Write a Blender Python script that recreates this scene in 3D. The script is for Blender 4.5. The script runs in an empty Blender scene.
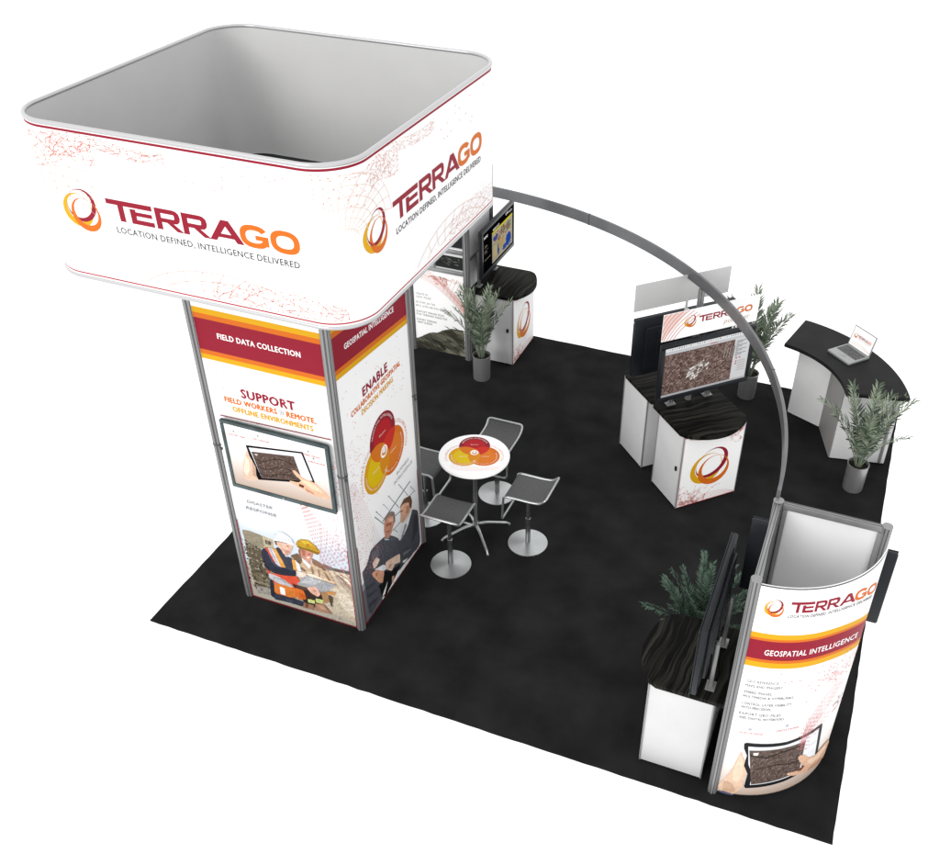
import bpy, bmesh, math, random
from mathutils import Vector, Matrix
from mathutils.geometry import tessellate_polygon

S = bpy.context.scene
COL = S.collection
PI = math.pi
rad = math.radians

# ---------------------------------------------------------------- materials
def lin(c):
    return tuple(((x / 255) / 12.92 if x / 255 <= .04045 else ((x / 255 + .055) / 1.055) ** 2.4) for x in c)

def nodemat(name):
    m = bpy.data.materials.new(name); m.use_nodes = True
    return m, m.node_tree.nodes, m.node_tree.links, m.node_tree.nodes['Principled BSDF']

def mat(name, col, rough=.5, metal=0., spec=.3, noise=0., scale=8., stretch=(1, 1, 1), bump=0.):
    m, N, L, b = nodemat(name)
    b.inputs['Roughness'].default_value = rough
    b.inputs['Metallic'].default_value = metal
    b.inputs['Specular IOR Level'].default_value = spec
    b.inputs['Base Color'].default_value = (*col, 1)
    if noise or bump:
        tc = N.new('ShaderNodeTexCoord'); mp = N.new('ShaderNodeMapping'); nz = N.new('ShaderNodeTexNoise')
        mp.inputs['Scale'].default_value = stretch
        nz.inputs['Scale'].default_value = scale; nz.inputs['Detail'].default_value = 6
        L.new(tc.outputs['Object'], mp.inputs['Vector']); L.new(mp.outputs['Vector'], nz.inputs['Vector'])
        if noise:
            r = N.new('ShaderNodeValToRGB')
            r.color_ramp.elements[0].position = .3; r.color_ramp.elements[1].position = .7
            r.color_ramp.elements[0].color = (*[c * (1 - noise) for c in col], 1)
            r.color_ramp.elements[1].color = (*[min(1, c * (1 + noise)) for c in col], 1)
            L.new(nz.outputs['Fac'], r.inputs['Fac']); L.new(r.outputs['Color'], b.inputs['Base Color'])
        if bump:
            bp = N.new('ShaderNodeBump'); bp.inputs['Strength'].default_value = bump; bp.inputs['Distance'].default_value = .004
            L.new(nz.outputs['Fac'], bp.inputs['Height']); L.new(bp.outputs['Normal'], b.inputs['Normal'])
    return m

def ink_mat(name, rough=.55, spec=.15):
    m, N, L, b = nodemat(name)
    a = N.new('ShaderNodeAttribute'); a.attribute_name = 'ink'
    L.new(a.outputs['Color'], b.inputs['Base Color'])
    b.inputs['Roughness'].default_value = rough; b.inputs['Specular IOR Level'].default_value = spec
    return m

def wood_mat():
    m, N, L, b = nodemat('black_stained_wood')
    tc = N.new('ShaderNodeTexCoord'); mp = N.new('ShaderNodeMapping')
    mp.inputs['Rotation'].default_value = (0, 0, rad(4))
    wp = N.new('ShaderNodeTexNoise'); wp.inputs['Scale'].default_value = 3.0; wp.inputs['Detail'].default_value = 2
    mx = N.new('ShaderNodeVectorMath'); mx.operation = 'MULTIPLY_ADD'; mx.inputs[1].default_value = (0, .10, 0)
    mp2 = N.new('ShaderNodeMapping'); mp2.inputs['Scale'].default_value = (.9, 27, 1)
    nz = N.new('ShaderNodeTexNoise'); nz.inputs['Scale'].default_value = 1.5; nz.inputs['Detail'].default_value = 3.5; nz.inputs['Roughness'].default_value = .55
    r = N.new('ShaderNodeValToRGB')
    r.color_ramp.elements[0].position = .44; r.color_ramp.elements[0].color = (.0026, .0026, .0025, 1)
    r.color_ramp.elements[1].position = .70; r.color_ramp.elements[1].color = (.030, .029, .024, 1)
    L.new(tc.outputs['Object'], mp.inputs['Vector']); L.new(mp.outputs['Vector'], wp.inputs['Vector'])
    L.new(wp.outputs['Color'], mx.inputs[0]); L.new(mp.outputs['Vector'], mx.inputs[2]); L.new(mx.outputs['Vector'], mp2.inputs['Vector'])
    L.new(mp2.outputs['Vector'], nz.inputs['Vector']); L.new(nz.outputs['Fac'], r.inputs['Fac'])
    L.new(r.outputs['Color'], b.inputs['Base Color'])
    b.inputs['Roughness'].default_value = .6; b.inputs['Specular IOR Level'].default_value = .05
    return m

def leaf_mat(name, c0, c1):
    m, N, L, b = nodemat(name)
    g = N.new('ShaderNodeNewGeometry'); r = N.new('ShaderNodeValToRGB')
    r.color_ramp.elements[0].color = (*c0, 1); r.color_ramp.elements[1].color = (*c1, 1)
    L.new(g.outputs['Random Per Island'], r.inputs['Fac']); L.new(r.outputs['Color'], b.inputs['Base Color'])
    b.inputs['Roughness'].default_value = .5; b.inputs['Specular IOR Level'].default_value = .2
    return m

M = dict(
    print=ink_mat('printed_graphic'),
    screen=ink_mat('display_glass', .5, 0),
    carpet=mat('charcoal_carpet', (.0152, .0152, .0155), 1, 0, 0, .28, 2.6, bump=.0),
    laminate=mat('light_grey_laminate', (.52, .52, .525), .45, 0, .2, .05, 2.5),
    laminate_bright=mat('white_laminate', (.60, .60, .605), .45, 0, .2, .05, 2.5),
    laminate_dark=mat('grey_laminate', (.24, .235, .23), .5, 0, .2, .05, 3),
    edge=mat('cabinet_edge_trim', (.26, .26, .265), .4, .3, .3),
    alu=mat('brushed_aluminium', (.25, .25, .253), .38, .5, .4, .14, 5, (1, 1, .15)),
    groove=mat('aluminium_channel', (.085, .085, .088), .5, .4, .3),
    rim=mat('polished_rim', (.44, .44, .45), .28, .4, .4),
    beam=mat('gunmetal_beam', (.125, .127, .132), .36, .55, .4, .25, 2.2),
    chrome=mat('satin_chrome', (.40, .415, .415), .3, .85, .5, .1, 4),
    chrome_dark=mat('worn_chrome', (.28, .285, .29), .25, .9, .5, .12, 5),
    seat=mat('grey_mesh_fabric', (.088, .088, .09), .8, 0, .1, .16, 90),
    wood=wood_mat(),
    blackwood=mat('matt_black_top', (.0125, .0125, .013), .55, 0, .08, .2, 4),
    black=mat('black_plastic', (.012, .0135, .0165), .3, 0, .17, .2, 3),
    blackmetal=mat('black_bracket', (.02, .02, .022), .45, .2, .3),
    bezel=mat('dark_teal_bezel', (.05, .07, .073), .4, 0, .2, .35, 6),
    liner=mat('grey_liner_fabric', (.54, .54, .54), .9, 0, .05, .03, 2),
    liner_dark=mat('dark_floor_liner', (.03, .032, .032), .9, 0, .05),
    fabric=mat('pale_grey_panel', (.70, .70, .705), .8, 0, .1, .03, 1.5),
    fabric_mid=mat('mid_grey_panel', (.62, .62, .625), .8, 0, .1, .04, 2),
    white=mat('white_board', (.8, .8, .8), .6, 0, .15),
    signback=mat('frosted_sign_back', (.50, .50, .50), .7, 0, .1),
    maroon=mat('maroon_edge', tuple(.75 * x for x in lin((150, 20, 40))), .6, 0, .1),
    pot=mat('brushed_steel_pot', (.30, .30, .30), .35, .6, .4, .15, 6, (1, 1, .1)),
    soil=mat('dark_soil', (.02, .018, .014), .95, 0, .05, .5, 40, bump=.6),
    leaf=leaf_mat('palm_leaf', (.050, .078, .050), (.28, .325, .24)),
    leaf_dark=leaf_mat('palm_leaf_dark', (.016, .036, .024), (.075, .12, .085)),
    laptop=mat('silver_laptop', (.28, .29, .29), .4, .3, .3),
    keys=mat('laptop_keys', (.09, .09, .09), .6, 0, .1, .5, 60),
)
def ink(c):
    """printed colour to reflectance: bare paper .85, full ink somewhat less"""
    k = min(1, max(0, (min(c[:3]) - .25) / .65))
    k = .60 + .25 * k
    return (c[0] * k, c[1] * k, c[2] * k, 1)
WHITE = (255, 255, 255)
MAROON = (168, 28, 54); ORANGE = (244, 125, 32); YELLOW = (252, 190, 22); GREY = (105, 105, 108)
RED = (226, 40, 40); PALE = (243, 168, 158); PALER = (248, 205, 198)

# printed picture shapes, in metres on their own panel: (sRGB colour, outline)
ART = {
 'workers': [((152,143,122),[(0.728,0.838),(0.826,0.848),(0.949,0.83),(0.934,0.685),(0.854,0.634),(0.769,0.676),(0.737,0.725)]),((190,176,147),[(0.945,0.835),(1.047,0.817),(1.041,0.715),(0.93,0.66)]),((92,86,76),[(0.958,0.793),(1.022,0.785),(1.015,0.742),(0.959,0.74)]),((140,130,110),[(0.976,0.784),(0.991,0.782),(0.987,0.743),(0.972,0.743)]),((98,88,70),[(0.734,0.735),(0.774,0.702),(0.859,0.659),(0.914,0.654),(0.915,0.511),(0.937,0.396),(0.917,0.113),(0.746,0.075),(0.736,0.436)]),((165,160,152),[(0.76,0.157),(0.911,0.175),(0.916,0.074),(0.754,0.059)]),((120,110,88),[(0.757,0.32),(0.855,0.342),(0.938,0.272),(0.924,0.192),(0.761,0.221)]),((150,140,118),[(0.752,0.23),(0.918,0.215),(0.914,0.195),(0.752,0.199)]),((206,192,170),[(1.534,0.654),(1.628,0.656),(1.819,0.675),(1.827,0.067),(1.709,0.075),(1.561,0.092),(1.444,0.188),(1.51,0.371)]),((188,175,156),[(1.626,0.643),(1.801,0.53),(1.798,0.375),(1.654,0.527)]),((216,204,186),[(1.643,0.433),(1.798,0.322),(1.808,0.114),(1.661,0.218)]),((122,120,114),[(1.53,0.703),(1.631,0.685),(1.819,0.706),(1.818,0.662),(1.668,0.652),(1.544,0.645)]),((92,90,86),[(1.63,0.676),(1.816,0.696),(1.817,0.679),(1.649,0.657)]),((205,178,150),[(1.203,0.682),(1.296,0.739),(1.332,0.702),(1.386,0.633),(1.438,0.714),(1.517,0.679),(1.583,0.628),(1.646,0.498),(1.528,0.352),(1.334,0.488),(1.271,0.567)]),((122,98,78),[(1.204,0.689),(1.286,0.742),(1.331,0.689),(1.299,0.615),(1.249,0.636)]),((146,114,92),[(1.42,0.732),(1.49,0.714),(1.557,0.666),(1.512,0.64),(1.431,0.655)]),((225,200,172),[(1.342,0.542),(1.45,0.568),(1.57,0.522),(1.64,0.496),(1.462,0.496)]),((170,140,115),[(1.467,0.611),(1.488,0.613),(1.488,0.53),(1.472,0.531)]),((240,238,236),[(1.319,0.697),(1.402,0.639),(1.381,0.596),(1.336,0.651)]),((150,105,85),[(1.297,0.783),(1.323,0.822),(1.333,0.764),(1.325,0.712),(1.299,0.728)]),((212,150,130),[(1.321,0.81),(1.432,0.823),(1.449,0.792),(1.417,0.706),(1.381,0.675),(1.332,0.702),(1.316,0.746)]),((180,112,92),[(1.328,0.806),(1.378,0.802),(1.358,0.736),(1.332,0.739)]),((180,112,95),[(1.384,0.772),(1.428,0.791),(1.42,0.769),(1.387,0.761)]),((240,222,214),[(1.372,0.726),(1.405,0.74),(1.396,0.722),(1.376,0.715)]),((215,152,135),[(1.353,0.699),(1.411,0.705),(1.395,0.643)]),((196,155,40),[(1.28,0.844),(1.303,0.895),(1.344,0.929),(1.418,0.945),(1.475,0.91),(1.527,0.843),(1.501,0.798),(1.45,0.805),(1.412,0.826),(1.318,0.823)]),((228,192,60),[(1.336,0.912),(1.411,0.931),(1.452,0.89),(1.378,0.877)]),((190,130,30),[(1.39,0.894),(1.427,0.9),(1.428,0.87),(1.396,0.862)]),((142,112,28),[(1.288,0.833),(1.413,0.835),(1.515,0.829),(1.495,0.793),(1.41,0.81),(1.301,0.812)]),((45,50,62),[(0.933,0.308),(0.982,0.289),(0.967,0.132),(1.051,0.131),(1.169,0.144),(1.241,0.082),(1.158,0.069),(1.04,0.063),(0.904,0.067)]),((62,66,82),[(0.918,0.679),(0.955,0.686),(1.01,0.652),(1.075,0.745),(1.132,0.658),(1.183,0.664),(1.222,0.654),(1.244,0.53),(1.212,0.44),(1.095,0.416),(0.99,0.403),(0.935,0.445),(0.905,0.543),(0.897,0.613)]),((228,90,62),[(0.924,0.441),(0.957,0.391),(1.094,0.409),(1.231,0.44),(1.189,0.151),(1.103,0.132),(0.956,0.128),(0.971,0.285),(0.922,0.366)]),((187,188,194),[(0.935,0.383),(1.046,0.368),(1.17,0.308),(1.177,0.283),(1.033,0.282),(0.924,0.315)]),((150,150,158),[(1.044,0.355),(1.17,0.305),(1.17,0.293),(1.041,0.335)]),((226,112,92),[(0.972,0.291),(1.032,0.275),(1.024,0.151),(0.971,0.156)]),((238,238,242),[(1.03,0.269),(1.076,0.26),(1.067,0.137),(1.027,0.145)]),((238,142,52),[(1.082,0.257),(1.197,0.277),(1.183,0.149),(1.081,0.136)]),((226,88,60),[(0.941,0.697),(0.977,0.7),(1.046,0.526),(1.015,0.528)]),((196,196,202),[(0.977,0.7),(1.027,0.714),(1.087,0.508),(1.039,0.515)]),((242,162,72),[(1.027,0.714),(1.063,0.72),(1.139,0.519),(1.085,0.505)]),((48,52,68),[(0.9,0.649),(0.954,0.68),(1.013,0.545),(1.068,0.504),(1.149,0.502),(1.237,0.522),(1.226,0.441),(1.072,0.402),(0.969,0.402),(0.92,0.476),(0.897,0.553)]),((78,84,104),[(0.958,0.646),(1.02,0.523),(1.095,0.487),(1.148,0.496),(1.122,0.462),(1.042,0.47),(0.983,0.546)]),((56,60,76),[(1.074,0.75),(1.1,0.741),(1.178,0.662),(1.155,0.613),(1.13,0.646)]),((248,248,248),[(1.15,0.676),(1.178,0.665),(1.153,0.612)]),((30,33,44),[(0.906,0.55),(0.92,0.476),(0.959,0.404),(0.931,0.419),(0.904,0.507)]),((88,94,114),[(1.126,0.62),(1.163,0.597),(1.16,0.512),(1.13,0.514)]),((40,44,58),[(1.188,0.63),(1.216,0.616),(1.201,0.515),(1.181,0.514)]),((250,190,110),[(1.038,0.697),(1.054,0.702),(1.108,0.566),(1.092,0.56)]),((170,170,178),[(0.991,0.693),(1.007,0.698),(1.054,0.547),(1.043,0.543)]),((128,98,80),[(1.058,0.823),(1.109,0.828),(1.103,0.76),(1.07,0.772)]),((226,184,162),[(1.087,0.819),(1.119,0.832),(1.18,0.838),(1.249,0.827),(1.244,0.79),(1.199,0.702),(1.165,0.679),(1.136,0.686),(1.107,0.753),(1.085,0.771)]),((205,156,136),[(1.146,0.745),(1.186,0.747),(1.215,0.74),(1.194,0.703),(1.162,0.686)]),((150,110,95),[(1.179,0.801),(1.214,0.801),(1.209,0.792),(1.177,0.791)]),((186,120,110),[(1.173,0.729),(1.199,0.735),(1.192,0.724),(1.174,0.72)]),((204,207,213),[(1.06,0.833),(1.075,0.895),(1.116,0.938),(1.168,0.955),(1.214,0.93),(1.257,0.893),(1.265,0.844),(1.202,0.851),(1.122,0.848)]),((236,238,242),[(1.109,0.92),(1.162,0.945),(1.21,0.908),(1.128,0.888)]),((249,249,250),[(1.058,0.839),(1.122,0.851),(1.213,0.859),(1.269,0.851),(1.259,0.828),(1.199,0.833),(1.119,0.832),(1.06,0.821)]),((120,122,130),[(1.063,0.822),(1.119,0.832),(1.199,0.833),(1.198,0.826),(1.118,0.822),(1.065,0.816)]),((62,66,82),[(1.071,0.718),(1.109,0.687),(1.147,0.663),(1.21,0.66),(1.209,0.494),(1.174,0.488),(1.139,0.518),(1.107,0.611)]),((44,48,62),[(1.014,0.5),(1.066,0.49),(1.149,0.499),(1.218,0.498),(1.223,0.454),(1.11,0.42),(0.997,0.396)]),((240,172,92),[(1.214,0.648),(1.251,0.649),(1.26,0.525),(1.213,0.521)]),((228,224,224),[(1.251,0.649),(1.288,0.611),(1.292,0.53),(1.256,0.524)]),((236,208,194),[(1.237,0.517),(1.34,0.528),(1.339,0.483),(1.253,0.443)]),((228,88,62),[(1.086,0.405),(1.238,0.447),(1.259,0.394),(1.22,0.327),(1.148,0.317)]),((60,46,44),[(1.173,0.339),(1.221,0.33),(1.324,0.335),(1.463,0.341),(1.485,0.257),(1.366,0.092),(1.273,0.124),(1.188,0.292)]),((187,188,194),[(0.99,0.351),(1.054,0.342),(1.158,0.307),(1.167,0.281),(1.087,0.268),(0.981,0.293)]),((234,134,60),[(0.979,0.281),(1.165,0.283),(1.191,0.187),(1.138,0.14),(0.956,0.14)]),((240,240,243),[(1.028,0.246),(1.076,0.238),(1.076,0.151),(1.024,0.149)]),((234,122,50),[(1.188,0.292),(1.285,0.288),(1.301,0.188),(1.221,0.142),(1.191,0.2)]),((210,95,40),[(1.23,0.241),(1.289,0.236),(1.299,0.19),(1.239,0.191)]),((58,63,80),[(0.955,0.132),(1.138,0.14),(1.269,0.136),(1.245,0.064),(1.122,0.067),(1.01,0.058),(0.942,0.05)]),((80,86,104),[(1.072,0.102),(1.15,0.104),(1.136,0.085),(1.069,0.08)]),((165,166,170),[(1.224,0.351),(1.346,0.499),(1.644,0.485),(1.518,0.352)]),((182,183,186),[(1.266,0.379),(1.35,0.487),(1.492,0.481),(1.407,0.398)]),((96,70,60),[(1.209,0.326),(1.313,0.335),(1.344,0.323),(1.308,0.296),(1.217,0.302)]),((140,115,95),[(1.3,0.584),(1.343,0.555),(1.33,0.538),(1.291,0.562)]),((160,132,108),[(1.404,0.615),(1.417,0.619),(1.425,0.533),(1.407,0.521)]),((236,214,196),[(1.339,0.526),(1.426,0.54),(1.518,0.522),(1.484,0.501),(1.368,0.5)]),((150,120,98),[(1.529,0.608),(1.556,0.58),(1.59,0.517),(1.569,0.515)]),((120,92,72),[(1.504,0.662),(1.535,0.658),(1.563,0.633),(1.531,0.628)]),((233,182,162),[(1.325,0.342),(1.417,0.391),(1.465,0.315),(1.432,0.261),(1.36,0.287)]),((200,140,122),[(1.389,0.339),(1.42,0.338),(1.413,0.322),(1.381,0.324)]),((214,224,140),[(1.315,0.193),(1.392,0.202),(1.381,0.155),(1.315,0.15)]),((214,224,140),[(1.403,0.235),(1.481,0.242),(1.467,0.188),(1.402,0.183)]),((180,140,100),[(1.467,0.329),(1.53,0.366),(1.547,0.24),(1.489,0.205)]),((170,125,100),[(1.268,0.129),(1.372,0.132),(1.365,0.067),(1.244,0.059)]),((182,138,113),[(1.387,0.164),(1.487,0.189),(1.555,0.087),(1.385,0.069)]),((222,152,82),[(1.53,0.368),(1.619,0.385),(1.609,0.347),(1.537,0.34)]),((120,84,64),[(1.284,0.128),(1.317,0.127),(1.299,0.073),(1.276,0.071)]),((210,168,140),[(1.418,0.152),(1.472,0.159),(1.499,0.116),(1.445,0.115)]),((130,92,72),[(1.486,0.184),(1.504,0.158),(1.539,0.091),(1.524,0.098)]),((178,166,148),[(1.654,0.615),(1.703,0.595),(1.784,0.485),(1.772,0.468),(1.697,0.543)]),((226,214,196),[(1.686,0.627),(1.766,0.605),(1.802,0.555),(1.799,0.529),(1.743,0.585)]),((90,76,62),[(1.547,0.33),(1.59,0.316),(1.562,0.177),(1.546,0.251)])],
 'business': [((130,148,152),[(1.141,0.858),(1.701,0.904),(1.687,0.921),(1.129,0.875)]),((130,148,152),[(1.007,1.02),(1.151,0.818),(1.163,0.817),(1.019,1.02)]),((130,148,152),[(1.036,1.065),(1.154,0.885),(1.162,0.884),(1.043,1.064)]),((130,148,152),[(1.17,1.043),(1.284,0.868),(1.289,0.867),(1.176,1.042)]),((130,148,152),[(1.271,1.06),(1.446,0.782),(1.455,0.78),(1.28,1.058)]),((130,148,152),[(1.472,1.04),(1.629,0.785),(1.639,0.782),(1.482,1.038)]),((130,148,152),[(1.768,0.746),(1.585,0.773),(1.591,0.764),(1.775,0.736)]),((130,148,152),[(1.356,0.747),(1.5,0.714),(1.491,0.727),(1.348,0.76)]),((130,148,152),[(1.295,0.62),(1.462,0.599),(1.454,0.61),(1.287,0.631)]),((130,148,152),[(1.31,0.633),(1.38,0.536),(1.388,0.536),(1.317,0.633)]),((130,148,152),[(1.683,0.857),(1.777,0.723),(1.784,0.721),(1.691,0.855)]),((80,82,90),[(1.136,0.685),(1.266,0.596),(1.393,0.451),(1.428,0.236),(1.36,0.071),(0.775,0.593),(0.886,0.729),(0.982,0.721)]),((60,62,70),[(1.073,0.669),(1.139,0.679),(1.155,0.548),(1.116,0.427),(1.012,0.543)]),((104,108,118),[(1.261,0.562),(1.35,0.448),(1.331,0.319),(1.196,0.41)]),((196,200,210),[(1.133,0.668),(1.222,0.581),(1.161,0.559)]),((206,146,122),[(1.167,0.853),(1.206,0.871),(1.303,0.842),(1.359,0.773),(1.359,0.698),(1.307,0.663),(1.269,0.618),(1.205,0.606),(1.152,0.659),(1.144,0.76)]),((228,172,150),[(1.222,0.82),(1.315,0.783),(1.323,0.726),(1.232,0.776)]),((168,104,84),[(1.184,0.796),(1.288,0.742),(1.288,0.711),(1.188,0.761)]),((172,108,92),[(1.178,0.717),(1.247,0.675),(1.238,0.657),(1.182,0.693)]),((126,112,104),[(1.165,0.842),(1.186,0.874),(1.228,0.884),(1.305,0.855),(1.359,0.8),(1.359,0.685),(1.329,0.709),(1.326,0.787),(1.241,0.84)]),((72,74,80),[(1.694,0.57),(1.806,0.468),(1.81,0.018),(1.494,0.069),(1.36,0.071),(1.264,0.157),(1.312,0.336),(1.431,0.418),(1.555,0.525)]),((52,54,60),[(1.727,0.478),(1.779,0.437),(1.773,0.255),(1.645,0.185)]),((237,237,242),[(1.555,0.525),(1.694,0.57),(1.566,0.438),(1.434,0.403),(1.397,0.405),(1.451,0.481)]),((150,156,168),[(1.532,0.518),(1.562,0.48),(1.455,0.399),(1.413,0.408)]),((230,176,146),[(1.469,0.761),(1.504,0.783),(1.646,0.711),(1.669,0.603),(1.604,0.564),(1.494,0.559),(1.449,0.616),(1.467,0.673)]),((205,145,118),[(1.579,0.7),(1.65,0.657),(1.631,0.595),(1.566,0.607)]),((130,85,70),[(1.464,0.727),(1.519,0.703),(1.513,0.693),(1.468,0.711)]),((97,68,54),[(1.456,0.774),(1.506,0.795),(1.551,0.81),(1.674,0.755),(1.7,0.669),(1.675,0.595),(1.64,0.636),(1.634,0.705),(1.544,0.762),(1.502,0.77)]),((74,76,84),[(0.783,0.628),(0.909,0.72),(1.056,0.712),(1.459,0.373),(1.382,0.263),(1.065,0.165),(0.988,0.057),(0.753,0.035),(0.729,0.425),(0.71,0.622)]),((58,60,66),[(0.737,0.417),(0.9,0.341),(0.905,0.312),(0.742,0.375)]),((54,56,62),[(0.745,0.311),(0.902,0.239),(0.898,0.217),(0.748,0.271)]),((54,56,62),[(0.752,0.192),(0.923,0.131),(0.909,0.106),(0.753,0.141)]),((92,94,102),[(0.886,0.692),(1.03,0.664),(0.989,0.531),(0.9,0.561)]),((69,71,76),[(1.383,0.275),(1.601,0.177),(1.773,0.07),(1.583,0.043),(1.38,0.108),(1.354,0.211)]),((100,102,108),[(1.439,0.227),(1.617,0.137),(1.595,0.131),(1.452,0.176)]),((236,236,238),[(1.421,0.133),(1.529,0.084),(1.507,0.081),(1.435,0.099)]),((20,20,22),[(1.051,0.328),(1.201,0.213),(1.384,0.134),(1.337,0.098),(1.187,0.053),(1.061,0.014),(0.988,0.057),(0.969,0.177),(0.946,0.247),(1.032,0.207)]),((216,216,222),[(0.905,0.483),(1.064,0.406),(1.154,0.296),(1.061,0.326)]),((238,196,176),[(1.111,0.397),(1.383,0.271),(1.377,0.159),(1.274,0.228),(1.209,0.197),(1.104,0.316)]),((205,150,130),[(1.167,0.313),(1.221,0.277),(1.178,0.259),(1.151,0.276)]),((228,168,138),[(0.855,0.48),(0.938,0.454),(1.073,0.318),(1.028,0.208),(0.964,0.267),(0.876,0.422)]),((196,130,102),[(0.933,0.422),(0.955,0.384),(0.933,0.37),(0.913,0.416)]),((236,196,182),[(0.881,0.578),(0.961,0.588),(1.018,0.512),(0.946,0.481),(0.899,0.499)]),((242,242,242),[(1.113,0.146),(1.047,0.051),(0.995,0.061),(1.035,0.101)]),((205,160,130),[(1.2,0.134),(1.241,0.11),(1.221,0.047),(1.185,0.065)])],
 'tablet': [((222,190,168),[(0.992,1.824),(1.018,1.786),(1.064,1.67),(1.064,1.536),(0.965,1.491),(0.895,1.515),(0.942,1.707)]),((238,212,192),[(0.97,1.772),(0.993,1.721),(0.988,1.619),(0.939,1.531),(0.924,1.6)]),((200,165,142),[(1.028,1.731),(1.058,1.639),(1.055,1.543),(1.005,1.565)]),((24,25,28),[(0.991,1.875),(1.535,1.957),(1.609,1.667),(1.395,1.609),(1.053,1.533),(1.041,1.576),(1.05,1.666),(1.009,1.769)]),((214,217,222),[(1.016,1.858),(1.52,1.938),(1.588,1.681),(1.091,1.559),(1.064,1.67)]),((236,238,240),[(1.02,1.854),(1.516,1.931),(1.519,1.917),(1.022,1.835)]),((98,80,73),[(1.035,1.822),(1.443,1.888),(1.492,1.652),(1.091,1.559),(1.067,1.671)])],
 'hand': [((232,187,157),[(1.407,1.734),(1.435,1.745),(1.499,1.686),(1.611,1.664),(1.69,1.596),(1.744,1.519),(1.565,1.526),(1.492,1.562),(1.423,1.581),(1.367,1.597),(1.364,1.617),(1.449,1.622),(1.481,1.649),(1.424,1.701)]),((245,208,180),[(1.458,1.685),(1.506,1.664),(1.606,1.643),(1.674,1.577),(1.573,1.59),(1.501,1.626)]),((112,60,46),[(1.458,1.613),(1.501,1.604),(1.488,1.576),(1.448,1.587)]),((205,150,122),[(1.502,1.583),(1.569,1.56),(1.592,1.538),(1.517,1.551)])],
 'map_quad': [((0,0,0),[(1.035,1.822),(1.443,1.888),(1.492,1.652),(1.091,1.559)])],
 'hills': [((84,83,70),[(0.054,0.102),(0.243,0.188),(0.362,0.274),(0.477,0.299),(0.569,0.355),(0.683,0.403),(0.849,0.404),(0.854,0.009),(0.555,0.018),(0.047,-0.006)]),((112,110,96),[(0.362,0.269),(0.476,0.292),(0.7,0.266),(0.786,0.143),(0.651,0.16),(0.473,0.215)]),((58,57,48),[(0.097,0.059),(0.264,0.144),(0.424,0.132),(0.556,0.042),(0.372,0.024),(0.141,0.02)]),((62,60,50),[(0.545,0.314),(0.682,0.379),(0.768,0.305),(0.837,0.202),(0.765,0.209),(0.656,0.28)]),((120,118,104),[(0.682,0.391),(0.837,0.378),(0.839,0.297),(0.748,0.347)]),((104,102,88),[(0.149,0.143),(0.29,0.193),(0.402,0.151),(0.287,0.137)]),((128,126,112),[(0.468,0.118),(0.649,0.087),(0.782,0.022),(0.624,0.021)]),((50,49,42),[(0.359,0.214),(0.517,0.177),(0.603,0.077),(0.557,0.066),(0.447,0.15)]),((140,138,124),[(0.762,0.089),(0.853,0.134),(0.854,0.026),(0.783,0.034)])],
}

# ---------------------------------------------------------------- object helpers
def link(o, parent=None):
    COL.objects.link(o)
    if parent is not None: o.parent = parent
    return o

def thing(name, label, cat, loc=(0, 0, 0), rz=0., group=None):
    o = bpy.data.objects.new(name, None); o.empty_display_size = .1
    COL.objects.link(o); o.location = loc; o.rotation_euler = (0, 0, rz)
    o['label'] = label; o['category'] = cat; o['kind'] = 'thing'
    if group: o['group'] = group
    return o

def clone(root, name, loc, rz, label):
    r = root.copy(); r.name = name; COL.objects.link(r); r.location = loc; r.rotation_euler = (0, 0, rz); r['label'] = label
    for ch in list(root.children):
        c = ch.copy(); COL.objects.link(c); c.parent = r
        for g in list(ch.children):
            d = g.copy(); COL.objects.link(d); d.parent = c
    return r

def build(name, bm, m, parent=None, smooth=None, label=None):
    bmesh.ops.recalc_face_normals(bm, faces=bm.faces)
    me = bpy.data.meshes.new(name); bm.to_mesh(me); bm.free()
    for mm in (m if isinstance(m, (list, tuple)) else [m]): me.materials.append(M[mm])
    if smooth is not None:
        for p in me.polygons: p.use_smooth = True
        me.set_sharp_from_angle(angle=rad(smooth))
    o = bpy.data.objects.new(name, me); link(o, parent)
    if label: o['label'] = label
    return o

def box(bm, c, s, bevel=0., rot=None, mi=0):
    r = bmesh.ops.create_cube(bm, size=1)
    vs = r['verts']
    for v in vs: v.co = Vector((v.co.x * s[0], v.co.y * s[1], v.co.z * s[2]))
    if bevel:
        es = list({e for v in vs for e in v.link_edges})
        rb = bmesh.ops.bevel(bm, geom=es, offset=bevel, segments=2, affect='EDGES', profile=.5)
        vs = list({v for f in rb['faces'] for v in f.verts} | {v for v in vs if v.is_valid})
    for v in vs:
        if rot is not None: v.co = rot @ v.co
        v.co = v.co + Vector(c)
    for f in {f for v in vs for f in v.link_faces}: f.material_index = mi

def boxb(name, c, s, m, parent=None, bevel=.003, label=None):
    bm = bmesh.new(); box(bm, c, s, bevel); return build(name, bm, m, parent, 30, label)

def prism(bm, pts, z0, z1, bevel=0., mi=0):
    a = [bm.verts.new((x, y, z0)) for x, y in pts]; b = [bm.verts.new((x, y, z1)) for x, y in pts]
    n = len(pts); fs = []
    ft = bm.faces.new(b); fb = bm.faces.new(list(reversed(a))); fs += [ft, fb]
    for i in range(n): fs.append(bm.faces.new((a[i], a[(i + 1) % n], b[(i + 1) % n], b[i])))
    for f in fs: f.material_index = mi
    if bevel:
        es = list(ft.edges) + list(fb.edges)
        bmesh.ops.bevel(bm, geom=es, offset=bevel, segments=2, affect='EDGES', profile=.5)

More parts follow.
